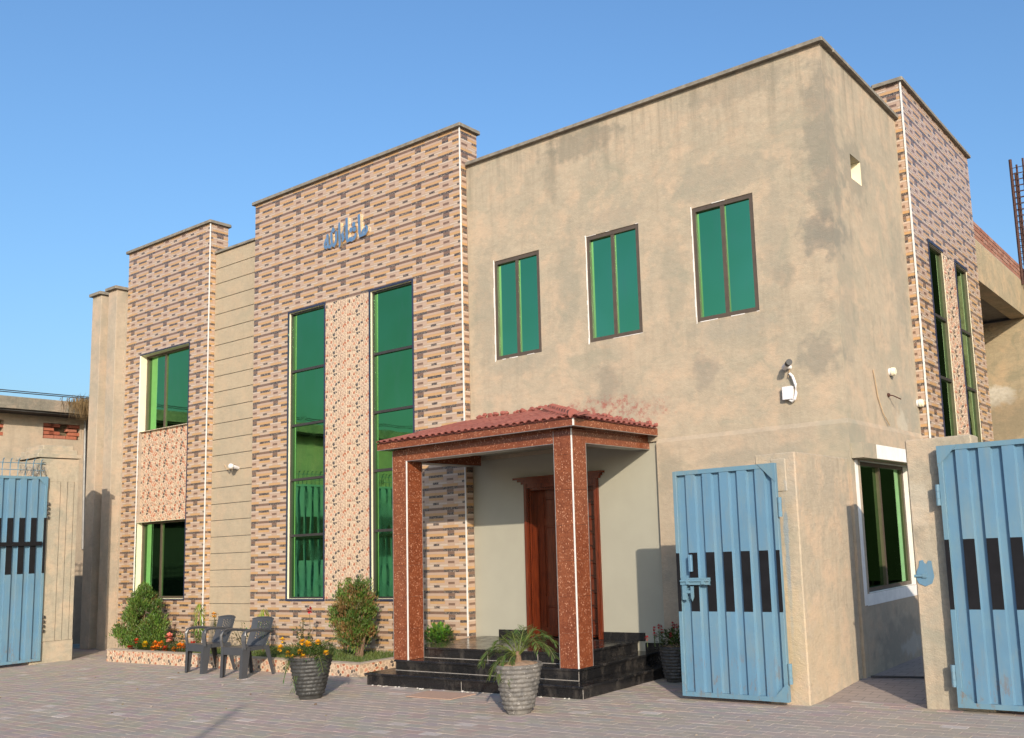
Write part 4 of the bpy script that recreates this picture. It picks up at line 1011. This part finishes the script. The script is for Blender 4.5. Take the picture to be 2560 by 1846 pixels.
b = MB(); b.tube([(PX1 + .012, 10.93, 3.62), (PX1 + .02, 10.95, 3.5), (PX1 + .012, 11.02, 3.3), (PX1 + .02, 11.15, 3.1), (PX1 + .03, 11.32, 2.97)], .007, 5)
tag(b.build('loose_wire', M_COPPER, loc=(PX1, 11, 3.3)), 'loose brown wire trailing down the side wall', 'wire')
b = MB(); b.tube([(PX1 + .005, 11.42, 3.36), (PX1 + .06, 11.44, 3.35), (PX1 + .14, 11.50, 3.30)], .008, 5); b.ball((PX1 + .01, 11.42, 3.36), .028, n=6, k=4)
tag(b.build('iron_hook', M_RUST, loc=(PX1, 11.42, 3.35)), 'bent rusty hook sticking out of the side wall below the lamp holder', 'hook')
t = thing('wall_bulb', 'bare white bulb holder with tangled wire on the grooved wall panel', 'lamp', (-15.4, 9.98, 3.3))
b = MB(); b.tube([(-15.40, 9.978, 3.28), (-15.37, 9.86, 3.30)], [.03, .035], 10); b.build('holder', M_PVC, t)
b = MB(); b.ball((-15.35, 9.80, 3.305), .05, n=12, k=8); b.build('bulb', M_STRIP, t)
b = MB(); rr = random.Random(5)
for k in range(5): b.tube([(-15.45 - .02 * i, 9.93 - .02 * k + .02 * math.sin(i + k), 3.31 + .05 * math.sin(i * 1.2 + k * 1.3)) for i in range(10)], .006, 4)
b.build('wire_coil', M_COPPER, t)
b = MB(); rr = random.Random(77)
for k in range(90):
    if k < 45: x, y = rr.uniform(-9.6, -6.4), 8.085 - abs(rr.gauss(0, .02))
    else: x, y = rr.uniform(-15, -3.5), rr.uniform(5.2, 8.0)
    q = rr.uniform(.006, .016) if k < 45 else rr.uniform(.005, .02); c = rr.choice([(0.5, 0.47, 0.42), (0.6, 0.57, 0.53)]) if k < 45 else rr.choice([(0.16, 0.11, 0.07), (0.2, 0.16, 0.08), (0.3, 0.26, 0.22)])
    b.ball((x, y, gz(x) + q * .3), q, c, 0, 6, 3, .5, .4)
tag(b.build('crumbs', M_BRICK_PLAIN, loc=(-8, 8, .05)), 'mortar crumbs and bits of litter scattered on the paving', kind='stuff')
# alley rod, doormat
b = MB(); b.tube([(-3.81, 9.95, .145), (-2.9, 10.14, .145)], .012, 6)
tag(b.build('iron_rod', M_CABLE, loc=(-3.4, 10.05, .145)), 'dark iron rod lying on the shaded alley paving', 'rod')
b = MB(); b.poly([(-8.39, 7.56), (-7.71, 7.58), (-7.70, 7.97), (-8.44, 7.94)], .008, M=Matrix.Translation((0, 0, gz(-8) + .004)))
tag(b.build('doormat', M_MAT, loc=(-8.06, 7.76, .05)), 'thin faded brown mat lying before the black steps', 'mat')
# pole behind the photographer whose shadow crosses the paving
b = MB(); b.tube([(-.2, -3.17, 0), (-.2, -3.17, 5.1)], [.036, .03], 12)
tag(b.build('lamp_pole', M_STEEL, loc=(-.2, -3.17, 0)), 'slim steel pole whose long shadow crosses the paving', 'pole')

# ------------------------------------------------------------------ planter bed
PX0, PX2, PYF = -16.95, -10.37, 8.54
pl = thing('planter_bed', 'low raised flower bed faced with pebble tiles under the tiled towers', 'planter', (-13.6, 9.2, 0))
PZ = .205
b = MB(); b.box(PX0 + .012, PX2 - .012, PYF + .012, PYF + .12, -.02, PZ - .012); b.box(PX2 - .12, PX2 - .012, PYF + .122, 9.855, -.02, PZ - .012); b.box(PX0 + .012, PX0 + .12, PYF + .122, 9.85, -.02, PZ - .012); b.build('curb', M_GROUT, pl)
PM = [pebble_mesh(.6, .19, 34, 21 + k, .12, .30) for k in range(2)]
x = PX0; i = 0
while x < PX2 - .05:
    wd = min(.6, PX2 - x); inst('pebble_tile', PM[0], pl, (x, PYF, gz(x)), (0, 0, 0), (wd / .6, 1, (PZ - gz(x)) / .192)); x += .6
y = PYF
while y < 9.85:
    wd = min(.6, 9.855 - y); inst('pebble_tile', PM[1], pl, (PX2, y, gz(PX2)), (0, 0, math.pi / 2), (wd / .6, 1, (PZ - gz(PX2)) / .192)); y += .6
b = MB(); b.bbox(PX0 - .005, PX2 + .005, PYF - .004, PYF + .13, PZ - .001, PZ + .012, .004); b.bbox(PX2 - .13, PX2 + .005, PYF + .131, 9.855, PZ - .001, PZ + .012, .004); b.build('coping', M_GROUT, pl)
b = MB(); b.box(PX0 + .12, PX2 - .121, PYF + .121, 9.855, 0, .175); b.build('soil', M_SOILDK, pl)
b = MB(); rr = random.Random(8)
for k in range(9000):
    x = rr.uniform(-14.9, PX2 - .14); y = rr.uniform(PYF + .14, 9.84); h = rr.uniform(.02, .065); a = rr.uniform(0, 6.28); c = rr.choice([(0.075, 0.12, 0.02), (0.10, 0.145, 0.025), (0.055, 0.095, 0.018), (0.13, 0.15, 0.04)])
    b.add([(x - .006 * math.cos(a), y - .006 * math.sin(a), .172), (x + .006 * math.cos(a), y + .006 * math.sin(a), .172), (x + rr.uniform(-.03, .03), y + rr.uniform(-.03, .03), .175 + h)], [(0, 1, 2)], c)
tag(b.build('grass', M_LEAF, loc=(-12.6, 9.2, .17)), 'short green grass growing in the raised flower bed', kind='stuff')

# ------------------------------------------------------------------ plants
def leaf(b, p, d, L, w, c, up=Vector((0, 0, 1)), bend=0.0, n=2):
    d = Vector(d).normalized(); s_ = d.cross(up)
    if s_.length < .05: s_ = Vector((1, 0, 0))
    s_.normalize(); p = Vector(p)
    if n == 1: b.add([p - s_ * w * .5, p + s_ * w * .5, p + d * L], [(0, 1, 2)], c); return
    m = p + d * L * .5; t_ = p + d * L - Vector((0, 0, bend * L)); m = m - Vector((0, 0, bend * L * .25))
    b.add([p, m + s_ * w * .5, t_, m - s_ * w * .5], [(0, 1, 2, 3)], c)
GR = [(0.065, 0.125, 0.016), (0.085, 0.15, 0.020), (0.05, 0.095, 0.014), (0.11, 0.17, 0.028), (0.085, 0.13, 0.022)]
BRN = [(0.17, 0.10, 0.03), (0.22, 0.13, 0.045), (0.13, 0.085, 0.025), (0.13, 0.12, 0.03)]
def thuja(name, label, x, y, z0, lobes, brown, n, seed, stems):
    """upright sprays grown from many twig tips, so the outline is ragged and the inside shows gaps"""
    t = thing(name, label, 'shrub', (x, y, z0)); rr = random.Random(seed); b = MB()
    for (ox, oy, oz, rx, ry, rz_, share) in lobes:
        nt = int(210 * share); per = int(n * share / nt)
        for q in range(nt):
            while True:
                v = Vector((rr.uniform(-1, 1), rr.uniform(-1, 1), rr.uniform(-1, 1)))
                if .15 < v.length < 1: break
            v = v.normalized() * (v.length ** .4)
            tap = 1.0 - .38 * max(0, v.z) - .1 * max(0, -v.z)
            tip = Vector((x + ox + v.x * rx * tap, y + oy + v.y * ry * tap, z0 + oz + v.z * rz_))
            axis = Vector((v.x * .55, v.y * .55, .95 + rr.uniform(-.2, .3))).normalized()
            ln = rr.uniform(.10, .20) * (rr.uniform(1.5, 2.1) if rr.random() < .09 else 1)
            inner = abs(v.x) < .6 and -.9 < v.z < .5
            isb = rr.random() < brown * (1.35 if inner else .22)
            base = rr.choice(BRN) if isb else rr.choice(GR); g_ = rr.uniform(.75, 1.3)
            for k in range(per):
                s_ = rr.random(); w = .055 * (1 - .75 * s_) + .006
                p = tip + axis * (ln * (s_ - .65)) + Vector((rr.gauss(0, w), rr.gauss(0, w), rr.gauss(0, .012)))
                d = axis + Vector((rr.uniform(-.5, .5), rr.uniform(-.5, .5), rr.uniform(-.1, .3)))
                c = rr.choice(BRN) if (not isb and rr.random() < brown * .25) else base
                leaf(b, p, d, rr.uniform(.03, .065), rr.uniform(.011, .020), tuple(u * g_ * rr.uniform(.8, 1.2) for u in c), n=2, up=Vector((rr.uniform(-1, 1), rr.uniform(-1, 1), .3)))
    b.build('foliage', M_LEAF, t)
    for (a, tx, tz) in stems:
        b = MB(); b.tube([(x + a, y, z0), (x + a * 1.3 + tx * .4, y, z0 + tz * .5), (x + tx, y + .02, z0 + tz)], [.022, .016, .006], 6); b.build('stem', M_BARK, t)
    return t
thuja('thuja_shrub', 'broad bushy green shrub in front of the lower left window', -17.28, 9.33, .175,
      [(.02, 0, .62, .31, .27, .46, .52), (-.44, -.02, .28, .26, .2, .27, .2), (.42, 0, .28, .27, .2, .3, .2), (.05, 0, .2, .4, .25, .2, .15)], .05, 19000, 3, [(0, .05, .7), (.06, .25, .5), (-.06, -.3, .45)])
thuja('thuja_shrub', 'egg shaped shrub browned in the middle between the two tall windows', -11.42, 9.30, .175,
      [(-.02, 0, .64, .32, .28, .46, .68), (.05, 0, .4, .27, .23, .24, .22), (.16, 0, .92, .2, .2, .2, .1)], .46, 18000, 5, [(.10, .0, .6), (.14, .15, .6), (.06, -.12, .5), (.18, .05, .6)])

def marigold(x, y, z, blooms, label, seed, r=.2, h=.2, n=420):
    t = thing('marigold_plant', label, 'flowers', (x, y, z), group='marigolds'); rr = random.Random(seed); b = MB()
    for k in range(n):
        a = rr.uniform(0, 6.28); q = r * math.sqrt(rr.random()); zz = h * rr.random() * (1 - .4 * q / r)
        leaf(b, (x + q * math.cos(a), y + q * math.sin(a) * .8, z + zz), (math.cos(a + rr.uniform(-1, 1)), math.sin(a), rr.uniform(-.2, .9)), rr.uniform(.03, .07), rr.uniform(.012, .022), tuple(v * rr.uniform(.6, 1.1) for v in rr.choice(GR[:3])), n=2)
    b.build('foliage', M_LEAF, t)
    for (dx, dz, c, s) in blooms:
        b = MB(); cx, cy, cz = x + dx, y - .10 + rr.uniform(-.04, .04), dz
        for k in range(46):
            v = Vector((rr.gauss(0, 1), rr.gauss(0, 1), rr.gauss(0, .8))).normalized()
            leaf(b, Vector((cx, cy, cz)) + v * s * .35, v + Vector((0, 0, .3)), s * .75, s * .6, tuple(q * rr.uniform(.8, 1.1) for q in c), n=2)
        b.build('bloom', M_PETAL, t)
        b = MB(); b.tube([(cx, cy, z), (cx, cy, cz - s * .3)], .004, 4, (0.07, 0.11, 0.03)); b.build('stalk', M_LEAF, t)
YEL, ORA, RDD, PNK = (0.80, 0.50, 0.01), (0.80, 0.22, 0.01), (0.52, 0.05, 0.015), (0.80, 0.25, 0.18)
marigold(-16.62, 8.93, .175, [(-.14, .21, RDD, .055), (.08, .33, RDD, .05)], 'dark red marigolds at the left end of the flower bed', 1, .2, .16)
marigold(-16.36, 8.95, .175, [(0, .275, YEL, .06)], 'single yellow marigold low in the flower bed', 2, .16, .14)
marigold(-15.92, 8.95, .175, [(-.08, .30, ORA, .055), (.12, .30, ORA, .06), (.05, .245, ORA, .05), (-.06, .225, ORA, .05), (.22, .22, RDD, .055)], 'cluster of orange marigolds under the pink rose', 3, .26, .18, 600)
marigold(-15.36, 8.95, .175, [(-.11, .215, ORA, .045), (.10, .28, ORA, .06), (.17, .275, ORA, .055)], 'orange marigolds just left of the first plastic chair', 4, .22, .16)
marigold(-14.9, 8.97, .175, [(.04, .33, RDD, .05)], 'red marigold behind the left chair seat', 5, .16, .16)

def rosebush(x, y, z, h, label, seed, blooms=(), n=150, spread=.25):
    t = thing('rose_bush', label, 'rose bush', (x, y, z), group='thin rose bushes'); rr = random.Random(seed); b = MB(); s_ = MB()
    for k in range(5):
        ex, ey = rr.uniform(-spread, spread), rr.uniform(-.1, .1); hh = h * rr.uniform(.6, 1)
        P = [Vector((x + ex * .2, y, z)), Vector((x + ex * .6, y + ey * .5, z + hh * .55)), Vector((x + ex, y + ey, z + hh))]
        s_.tube(P, [.007, .005, .003], 5, (0.10, 0.09, 0.03))
        for j in range(n // 5):
            q = rr.uniform(.25, 1); p = P[0].lerp(P[1], q * 2) if q < .5 else P[1].lerp(P[2], q * 2 - 1)
            leaf(b, p + Vector((rr.uniform(-.05, .05), rr.uniform(-.05, .05), 0)), (rr.uniform(-1, 1), rr.uniform(-1, 1), rr.uniform(-.4, .6)), rr.uniform(.03, .06), rr.uniform(.02, .035), tuple(v * rr.uniform(.4, 1) for v in rr.choice(GR[:3])), n=2)
    s_.build('stem', M_LEAF, t); b.build('foliage', M_LEAF, t)
    for (dx, dz, c, s) in blooms:
        b = MB(); cx, cy, cz = x + dx, y - .06, dz
        for k in range(30):
            v = Vector((rr.gauss(0, 1), rr.gauss(0, 1), rr.gauss(0, .8))).normalized(); leaf(b, Vector((cx, cy, cz)) + v * s * .3, v, s * .8, s * .8, tuple(q * rr.uniform(.85, 1.1) for q in c), n=2)
        b.tube([(cx, cy + .03, z), (cx, cy, cz)], .004, 4, (0.10, 0.09, 0.03)); b.build('bloom', M_PETAL, t)
rosebush(-15.9, 9.15, .175, .32, 'low rose bush carrying one large pink bloom', 6, [(-.07, .38, PNK, .085)], 160, .35)
rosebush(-15.3, 9.25, .175, .42, 'pale thin rose bush left of the chairs', 7, [], 170, .3)
rosebush(-14.85, 9.3, .175, .62, 'tall rose stem with one orange yellow bloom behind the left chair', 8, [(-.03, .76, (0.8, 0.42, 0.08), .055)], 110, .12)
rosebush(-14.15, 9.35, .175, .48, 'sparse dark rose bush showing between the two chairs', 9, [], 130, .28)
rosebush(-12.75, 9.4, .175, .62, 'straggly rose with a red bloom behind the marigold pot', 10, [(.25, .84, (0.5, 0.02, 0.03), .055)], 150, .3)
def drooper(x, y, z0, z1, label, seed, n=130):
    t = thing('mast_tree', label, 'young tree', (x, y, z0), group='young mast trees'); rr = random.Random(seed); b = MB()
    for k in range(n):
        q = rr.random(); zz = lerp(z1, z0 + (z1 - z0) * .32, q); a = rr.uniform(0, 6.28); r = .03 + .11 * math.sin(min(1, q + .15) * 2.6)
        p = Vector((x + r * .4 * math.cos(a), y + r * .4 * math.sin(a), zz)); d = Vector((math.cos(a) * .55, math.sin(a) * .55, -.75 - .3 * q))
        leaf(b, p, d, rr.uniform(.09, .17), rr.uniform(.014, .024), tuple(v * rr.uniform(.75, 1.25) for v in ((0.20, 0.25, 0.03) if q < .45 else (0.10, 0.16, 0.025))), n=2, bend=.15)
    b.build('foliage', M_LEAF, t)
    b = MB(); b.tube([(x, y, z0), (x, y, z1 - .03)], [.011, .006], 6); b.build('trunk', M_BARK, t)
drooper(-15.41, 9.3, .175, .95, 'small drooping mast tree at the left edge of the grooved wall', 11)
drooper(-13.62, 9.3, .175, .88, 'small drooping mast tree behind the right chair', 12)
# leafy bush beside the landing
t = thing('leafy_bush', 'bright green leafy bush tucked behind the left porch column', 'bush', (-10.05, 9.45, .1)); rr = random.Random(13); b = MB()
for k in range(900):
    v = Vector((rr.gauss(0, 1), rr.gauss(0, 1), rr.gauss(0, 1))).normalized() * (rr.random() ** .4)
    p = Vector((-9.99 + v.x * .26, 9.6 + v.y * .2, .42 + v.z * .22))
    leaf(b, p, v + Vector((rr.uniform(-.5, .5), rr.uniform(-.5, .5), .3)), rr.uniform(.04, .08), rr.uniform(.025, .04), tuple(q * rr.uniform(.7, 1.3) for q in rr.choice([(0.09, 0.20, 0.025), (0.12, 0.25, 0.03), (0.06, 0.14, 0.02)])), n=2)
b.build('foliage', M_LEAF, t)
b = MB()
for k in range(4): b.tube([(-9.99, 9.62, .02), (-9.99 + .1 * math.cos(k * 1.6), 9.6 + .08 * math.sin(k * 1.6), .4)], [.01, .005], 5)
b.build('stem', M_BARK, t)

def frond(b, base, az, L, rise, n=22, c=None, ll=.17, rr=random, droop=1.0):
    """pinnate palm frond arching from base"""
    P = []; N = 12
    for i in range(N + 1):
        s_ = i / N; P.append(Vector(base) + Vector((math.cos(az), math.sin(az), 0)) * L * (s_ - .12 * s_ * s_) + Vector((0, 0, 1)) * (rise * (1.7 * s_ - 1.0 * s_ * s_) * 1.2 - droop * .16 * s_ ** 3))
    b.tube(P, [.006 * (1 - .8 * i / N) + .001 for i in range(N + 1)], 4, (0.12, 0.15, 0.03))
    for k in range(n):
        s_ = .15 + .85 * k / n; i = min(N - 1, int(s_ * N)); p = P[i].lerp(P[i + 1], s_ * N - i); tng = (P[i + 1] - P[i]).normalized()
        side = tng.cross(Vector((0, 0, 1))).normalized()
        for sg in (-1, 1):
            d = tng * .75 + side * sg * .8 + Vector((0, 0, rr.uniform(-.25, .35)))
            leaf(b, p, d, ll * (1 - .55 * abs(s_ - .45)) * rr.uniform(.8, 1.1), .010, tuple(v * rr.uniform(.75, 1.25) for v in (c or (0.085, 0.13, 0.03))), n=2, bend=.18)
def pot(name, label, x, y, m, rt, rb, h, seed, band=11):
    z0 = gz(x) + .001; t = thing(name, label, 'flower pot', (x, y, z0)); b = MB(); N = 72; prof = []
    for i in range(N + 1):
        s_ = i / N; prof.append((lerp(rb, rt, s_ ** .85), s_ * h))
    def fn(r, z, w):
        s_ = z / h
        if s_ < .09: return r * .96
        k = s_ * band; row = int(k); ph = k - row
        wav = math.sin(w * 9 + row * 2.1 + .5 * math.sin(w * 2 + row)) * .5 + .5
        return r + .016 * math.sin(math.pi * ph) ** .7 * (.45 + .55 * wav) + .004 * math.sin(w * 23 + row * 5)
    b.lathe(prof, 72, (x, y, z0), fn=fn)
    prof2 = [(rt + .008, h - .004), (rt + .004, h + .004), (rt - .012, h + .003), (rt - .03, h - .05)]
    b.lathe(prof2, 40, (x, y, z0)); b.build('pot_body', m, t, smooth=True)
    b = MB(); b.lathe([(rt - .014, h - .004), (rt * .6, h + .012), (.001, h + .022)], 24, (x, y, z0)); b.build('soil', M_SOIL, t)
    return t, z0 + h
_, zt1 = pot('flower_pot', 'black ribbed stone pot filled with yellow marigolds in front of the flower bed', -9.50, 7.12, M_POT, .235, .125, .475, 1)
_, zt2 = pot('flower_pot', 'grey weathered ribbed stone pot holding a small palm before the steps', -6.42, 7.25, M_POT2, .232, .122, .475, 2)
_, zt3 = pot('flower_pot', 'dark pot with red flowers standing in shade behind the folded gate', -5.98, 9.52, M_POT, .19, .13, .40, 3)
# palm
t = thing('palm_plant', 'small feathery palm growing in the grey stone pot', 'palm', (-6.42, 7.25, zt2)); rr = random.Random(31); b = MB()
for (az, L, rise, dr_) in ((-2.6, .46, .17, 1.2), (2.9, .52, .20, 1.2), (-.2, .44, .25, .8), (.5, .48, .28, .8), (1.4, .40, .26, .8), (2.2, .42, .26, .8), (-1.9, .30, .08, 1.7), (-2.2, .36, .03, 1.3), (-1.5, .26, .02, 1.5), (.1, .56, .22, 1.3), (-2.9, .52, .12, 1.3), (1.0, .34, .32, .6), (-2.4, .3, .24, .7), (2.6, .36, .30, .6), (1.8, .3, .34, .5)):
    frond(b, (-6.42 + .01 * math.cos(az), 7.25 + .01 * math.sin(az), zt2 + .08), az, L * .88, rise, 26, (0.10, 0.15, 0.035) if dr_ < 1.25 else (0.085, 0.12, 0.03), .145, rr, dr_)
b.build('frond', M_LEAF, t)
b = MB(); b.tube([(-6.42, 7.25, zt2 - .02), (-6.42, 7.25, zt2 + .05), (-6.42, 7.25, zt2 + .12)], [.045, .036, .018], 9); b.build('trunk', M_BARK, t)
# marigold pot planting
t = thing('marigold_plant', 'yellow marigolds with feathery leaves spilling out of the black pot', 'flowers', (-9.5, 7.12, zt1), group='marigolds'); rr = random.Random(41); b = MB()
for (az, L, rise, dr_) in ((-2.9, .42, .12, 1.6), (2.8, .5, .12, 1.2), (-2.2, .34, .16, 2.4), (-1.7, .26, .14, 3.0), (.3, .42, .22, 1), (.7, .5, .3, .8), (-.3, .45, .12, 1.5), (2.3, .4, .24, 1), (3.1, .58, .1, 1.4), (1.5, .35, .25, 1)):
    frond(b, (-9.5, 7.12, zt1 - .02), az, L, rise, 20, (0.07, 0.115, 0.03), .13, rr, dr_)
for k in range(1500):
    a = rr.uniform(0, 6.28); q = .30 * math.sqrt(rr.random()); zz = .22 * rr.random() * (1 - .4 * q / .3)
    leaf(b, (-9.52 + q * 1.15 * math.cos(a), 7.12 + q * .8 * math.sin(a), zt1 + zz - .03), (math.cos(a + rr.uniform(-1, 1)), math.sin(a), rr.uniform(-.2, .9)), rr.uniform(.04, .09), rr.uniform(.006, .014), tuple(v * rr.uniform(.6, 1.2) for v in rr.choice(GR[:3])), n=2)
b.build('foliage', M_LEAF, t)
for (bx, bz) in ((-10.06, .69), (-9.68, .68), (-9.54, .67), (-9.49, .66), (-9.38, .68), (-10.07, .60), (-9.62, .58), (-9.92, .54), (-9.75, .51), (-9.59, .52), (-9.22, .57)):
    b = MB(); cx, cy, cz = bx * .985 + .0, 7.0 + rr.uniform(-.05, .03), bz + .01; s = rr.uniform(.033, .046)
    for k in range(40):
        v = Vector((rr.gauss(0, 1), rr.gauss(0, 1), rr.gauss(0, .8))).normalized(); leaf(b, Vector((cx, cy, cz)) + v * s * .3, v + Vector((0, 0, .3)), s * .8, s * .6, tuple(q * rr.uniform(.8, 1.1) for q in (0.80, 0.42, 0.01)), n=2)
    b.tube([(cx * .9 - .95, cy + .06, zt1), (cx, cy, cz)], .004, 4, (0.07, 0.11, 0.03)); b.build('bloom', M_PETAL, t)
# red flowers in shade
t = thing('red_flowers', 'dark red flowers in the shaded pot behind the folded gate', 'flowers', (-5.98, 9.52, zt3)); rr = random.Random(43); b = MB()
for k in range(700):
    a = rr.uniform(0, 6.28); q = .24 * math.sqrt(rr.random()); zz = .25 * rr.random() * (1 - .4 * q / .3)
    leaf(b, (-5.98 + q * math.cos(a), 9.52 + q * .8 * math.sin(a), zt3 + zz - .03), (math.cos(a), math.sin(a), rr.uniform(-.2, .9)), rr.uniform(.04, .07), rr.uniform(.02, .03), tuple(v * rr.uniform(.5, 1.0) for v in rr.choice(GR[:3])), n=2)
b.build('foliage', M_LEAF, t)
for k in range(12):
    b = MB(); cx, cy, cz = -6.08 + rr.uniform(-.17, .25), 9.42 + rr.uniform(-.1, .1), zt3 + rr.uniform(.08, .27); s = .03
    for j in range(20):
        v = Vector((rr.gauss(0, 1), rr.gauss(0, 1), rr.gauss(0, .8))).normalized(); leaf(b, Vector((cx, cy, cz)) + v * s * .3, v, s * .8, s * .7, (0.35, 0.02, 0.03), n=2)
    b.tube([(cx, cy, zt3), (cx, cy, cz)], .004, 4, (0.07, 0.11, 0.03)); b.build('bloom', M_PETAL, t)

# ------------------------------------------------------------------ plastic armchairs
def chair(label):
    """local: faces -y, origin on the floor under the seat centre"""
    t = thing('plastic_chair', label, 'chair', group='charcoal plastic armchairs', local=True)
    b = MB(); g_ = []
    for i in range(9):
        u = -1 + i / 4; row = []
        for j in range(9):
            v = j / 8; row.append((u * (.235 - .02 * v), -.22 + .42 * v, .415 - .018 * math.sin(math.pi * v) * (1 - u * u) - .012 * v))
        g_.append(row)
    b.sheet(g_, .008)
    fr_ = [[(u * .24, -.222 - .006 * (1 - u * u), .415 - k * .05) for k in range(3)] for u in (-1, -.5, 0, .5, 1)]; b.sheet(fr_, .008)
    for sg in (-1, 1): b.sheet([[(sg * (.238 - .02 * v), -.22 + .42 * v, .412 - .05 * k) for k in range(2)] for v in (0, .25, .5, .75, 1)], .008)
    b.build('seat', M_PLASTIC, t, smooth=False)
    b = MB(); g_ = []; NU, NV = 24, 24
    for i in range(NU + 1):
        u = -1 + 2 * i / NU; row = []
        for j in range(NV + 1):
            v = j / NV; wd = .215 + .02 * v
            row.append((u * wd, .205 + .115 * v - .055 * u * u + .012 * math.sin(v * 3.1), .40 + .385 * v - (.02 * u * u * v)))
        g_.append(row)
    b.sheet(g_, .007, skip=lambda i, j: 4 <= i < 20 and 6 <= j < 21 and (i % 2 == 1) and ((j + i // 2) % 2 == 0))
    top = [(-1 + 2 * i / 12) for i in range(13)]
    b.tube([(u * .238, .322 - .055 * u * u, .787 - .02 * u * u) for u in top], .011, 6, flat=1.2); b.build('backrest', M_PLASTIC, t)
    for sg in (-1, 1):
        b = MB(); pth = [(.248, -.205, .40), (.252, -.225, .52), (.256, -.225, .59), (.258, -.20, .635), (.26, -.14, .652), (.262, 0, .645), (.258, .1, .63), (.245, .19, .615), (.228, .245, .60)]
        wv = [.024, .028, .030, .030, .030, .029, .027, .024, .02]; th = .008
        gl = []
        for k, p in enumerate(pth):
            a, c = Vector(pth[max(k - 1, 0)]), Vector(pth[min(k + 1, len(pth) - 1)]); tg = (c - a).normalized(); nrm = Vector((1, 0, 0)) if k < 3 else tg.cross(Vector((0, 0, 1))).normalized() * (1 if True else 1)
            wide = Vector((1, 0, 0)) if k >= 3 else Vector((.75, .65, 0)).normalized()
            gl.append([(sg * (p[0] + wide.x * wv[k] * q), p[1] + wide.y * wv[k] * q, p[2] - .010 * abs(q)) for q in (-1, -.5, 0, .5, 1)])
        b.sheet(gl, .030)
        b.build('armrest', M_PLASTIC, t)
        b = MB()
        b.sheet([[(sg * (.248 - .004 * (1 - s_) - .055 * q), -.226 - .015 * (1 - s_), .42 * s_) for q in (1, .5, 0)] for s_ in (0, .25, .5, .75, 1)], .008)
        b.sheet([[(sg * (.250 - .004 * (1 - s_)), -.224 - .015 * (1 - s_) + (.11 - .035 * (1 - s_)) * q, .42 * s_) for q in (0, .5, 1)] for s_ in (0, .25, .5, .75, 1)], .008)
        b.build('leg', M_PLASTIC, t)
        b = MB()
        b.sheet([[(sg * (.225 + .03 * (1 - s_)), .20 + .075 * (1 - s_) - (.035 + .04 * s_) * q, .41 * s_) for q in (0, .5, 1)] for s_ in (0, .25, .5, .75, 1)], .008)
        b.sheet([[(sg * (.225 + .03 * (1 - s_) - .035 * q), .202 + .075 * (1 - s_), .41 * s_) for q in (0, .5, 1)] for s_ in (0, .25, .5, .75, 1)], .008)
        b.build('leg', M_PLASTIC, t)
    return t
c1 = chair('left charcoal plastic armchair standing before the flower bed')
c1.location = (-13.46, 8.29, gz(-13.46)); c1.rotation_euler = (0, 0, math.radians(-3))
c2 = copy_tree(c1); c2['label'] = 'right charcoal plastic armchair nearer to the black flower pot'
c2.location = (-12.29, 8.13, gz(-12.29)); c2.rotation_euler = (0, 0, math.radians(2))
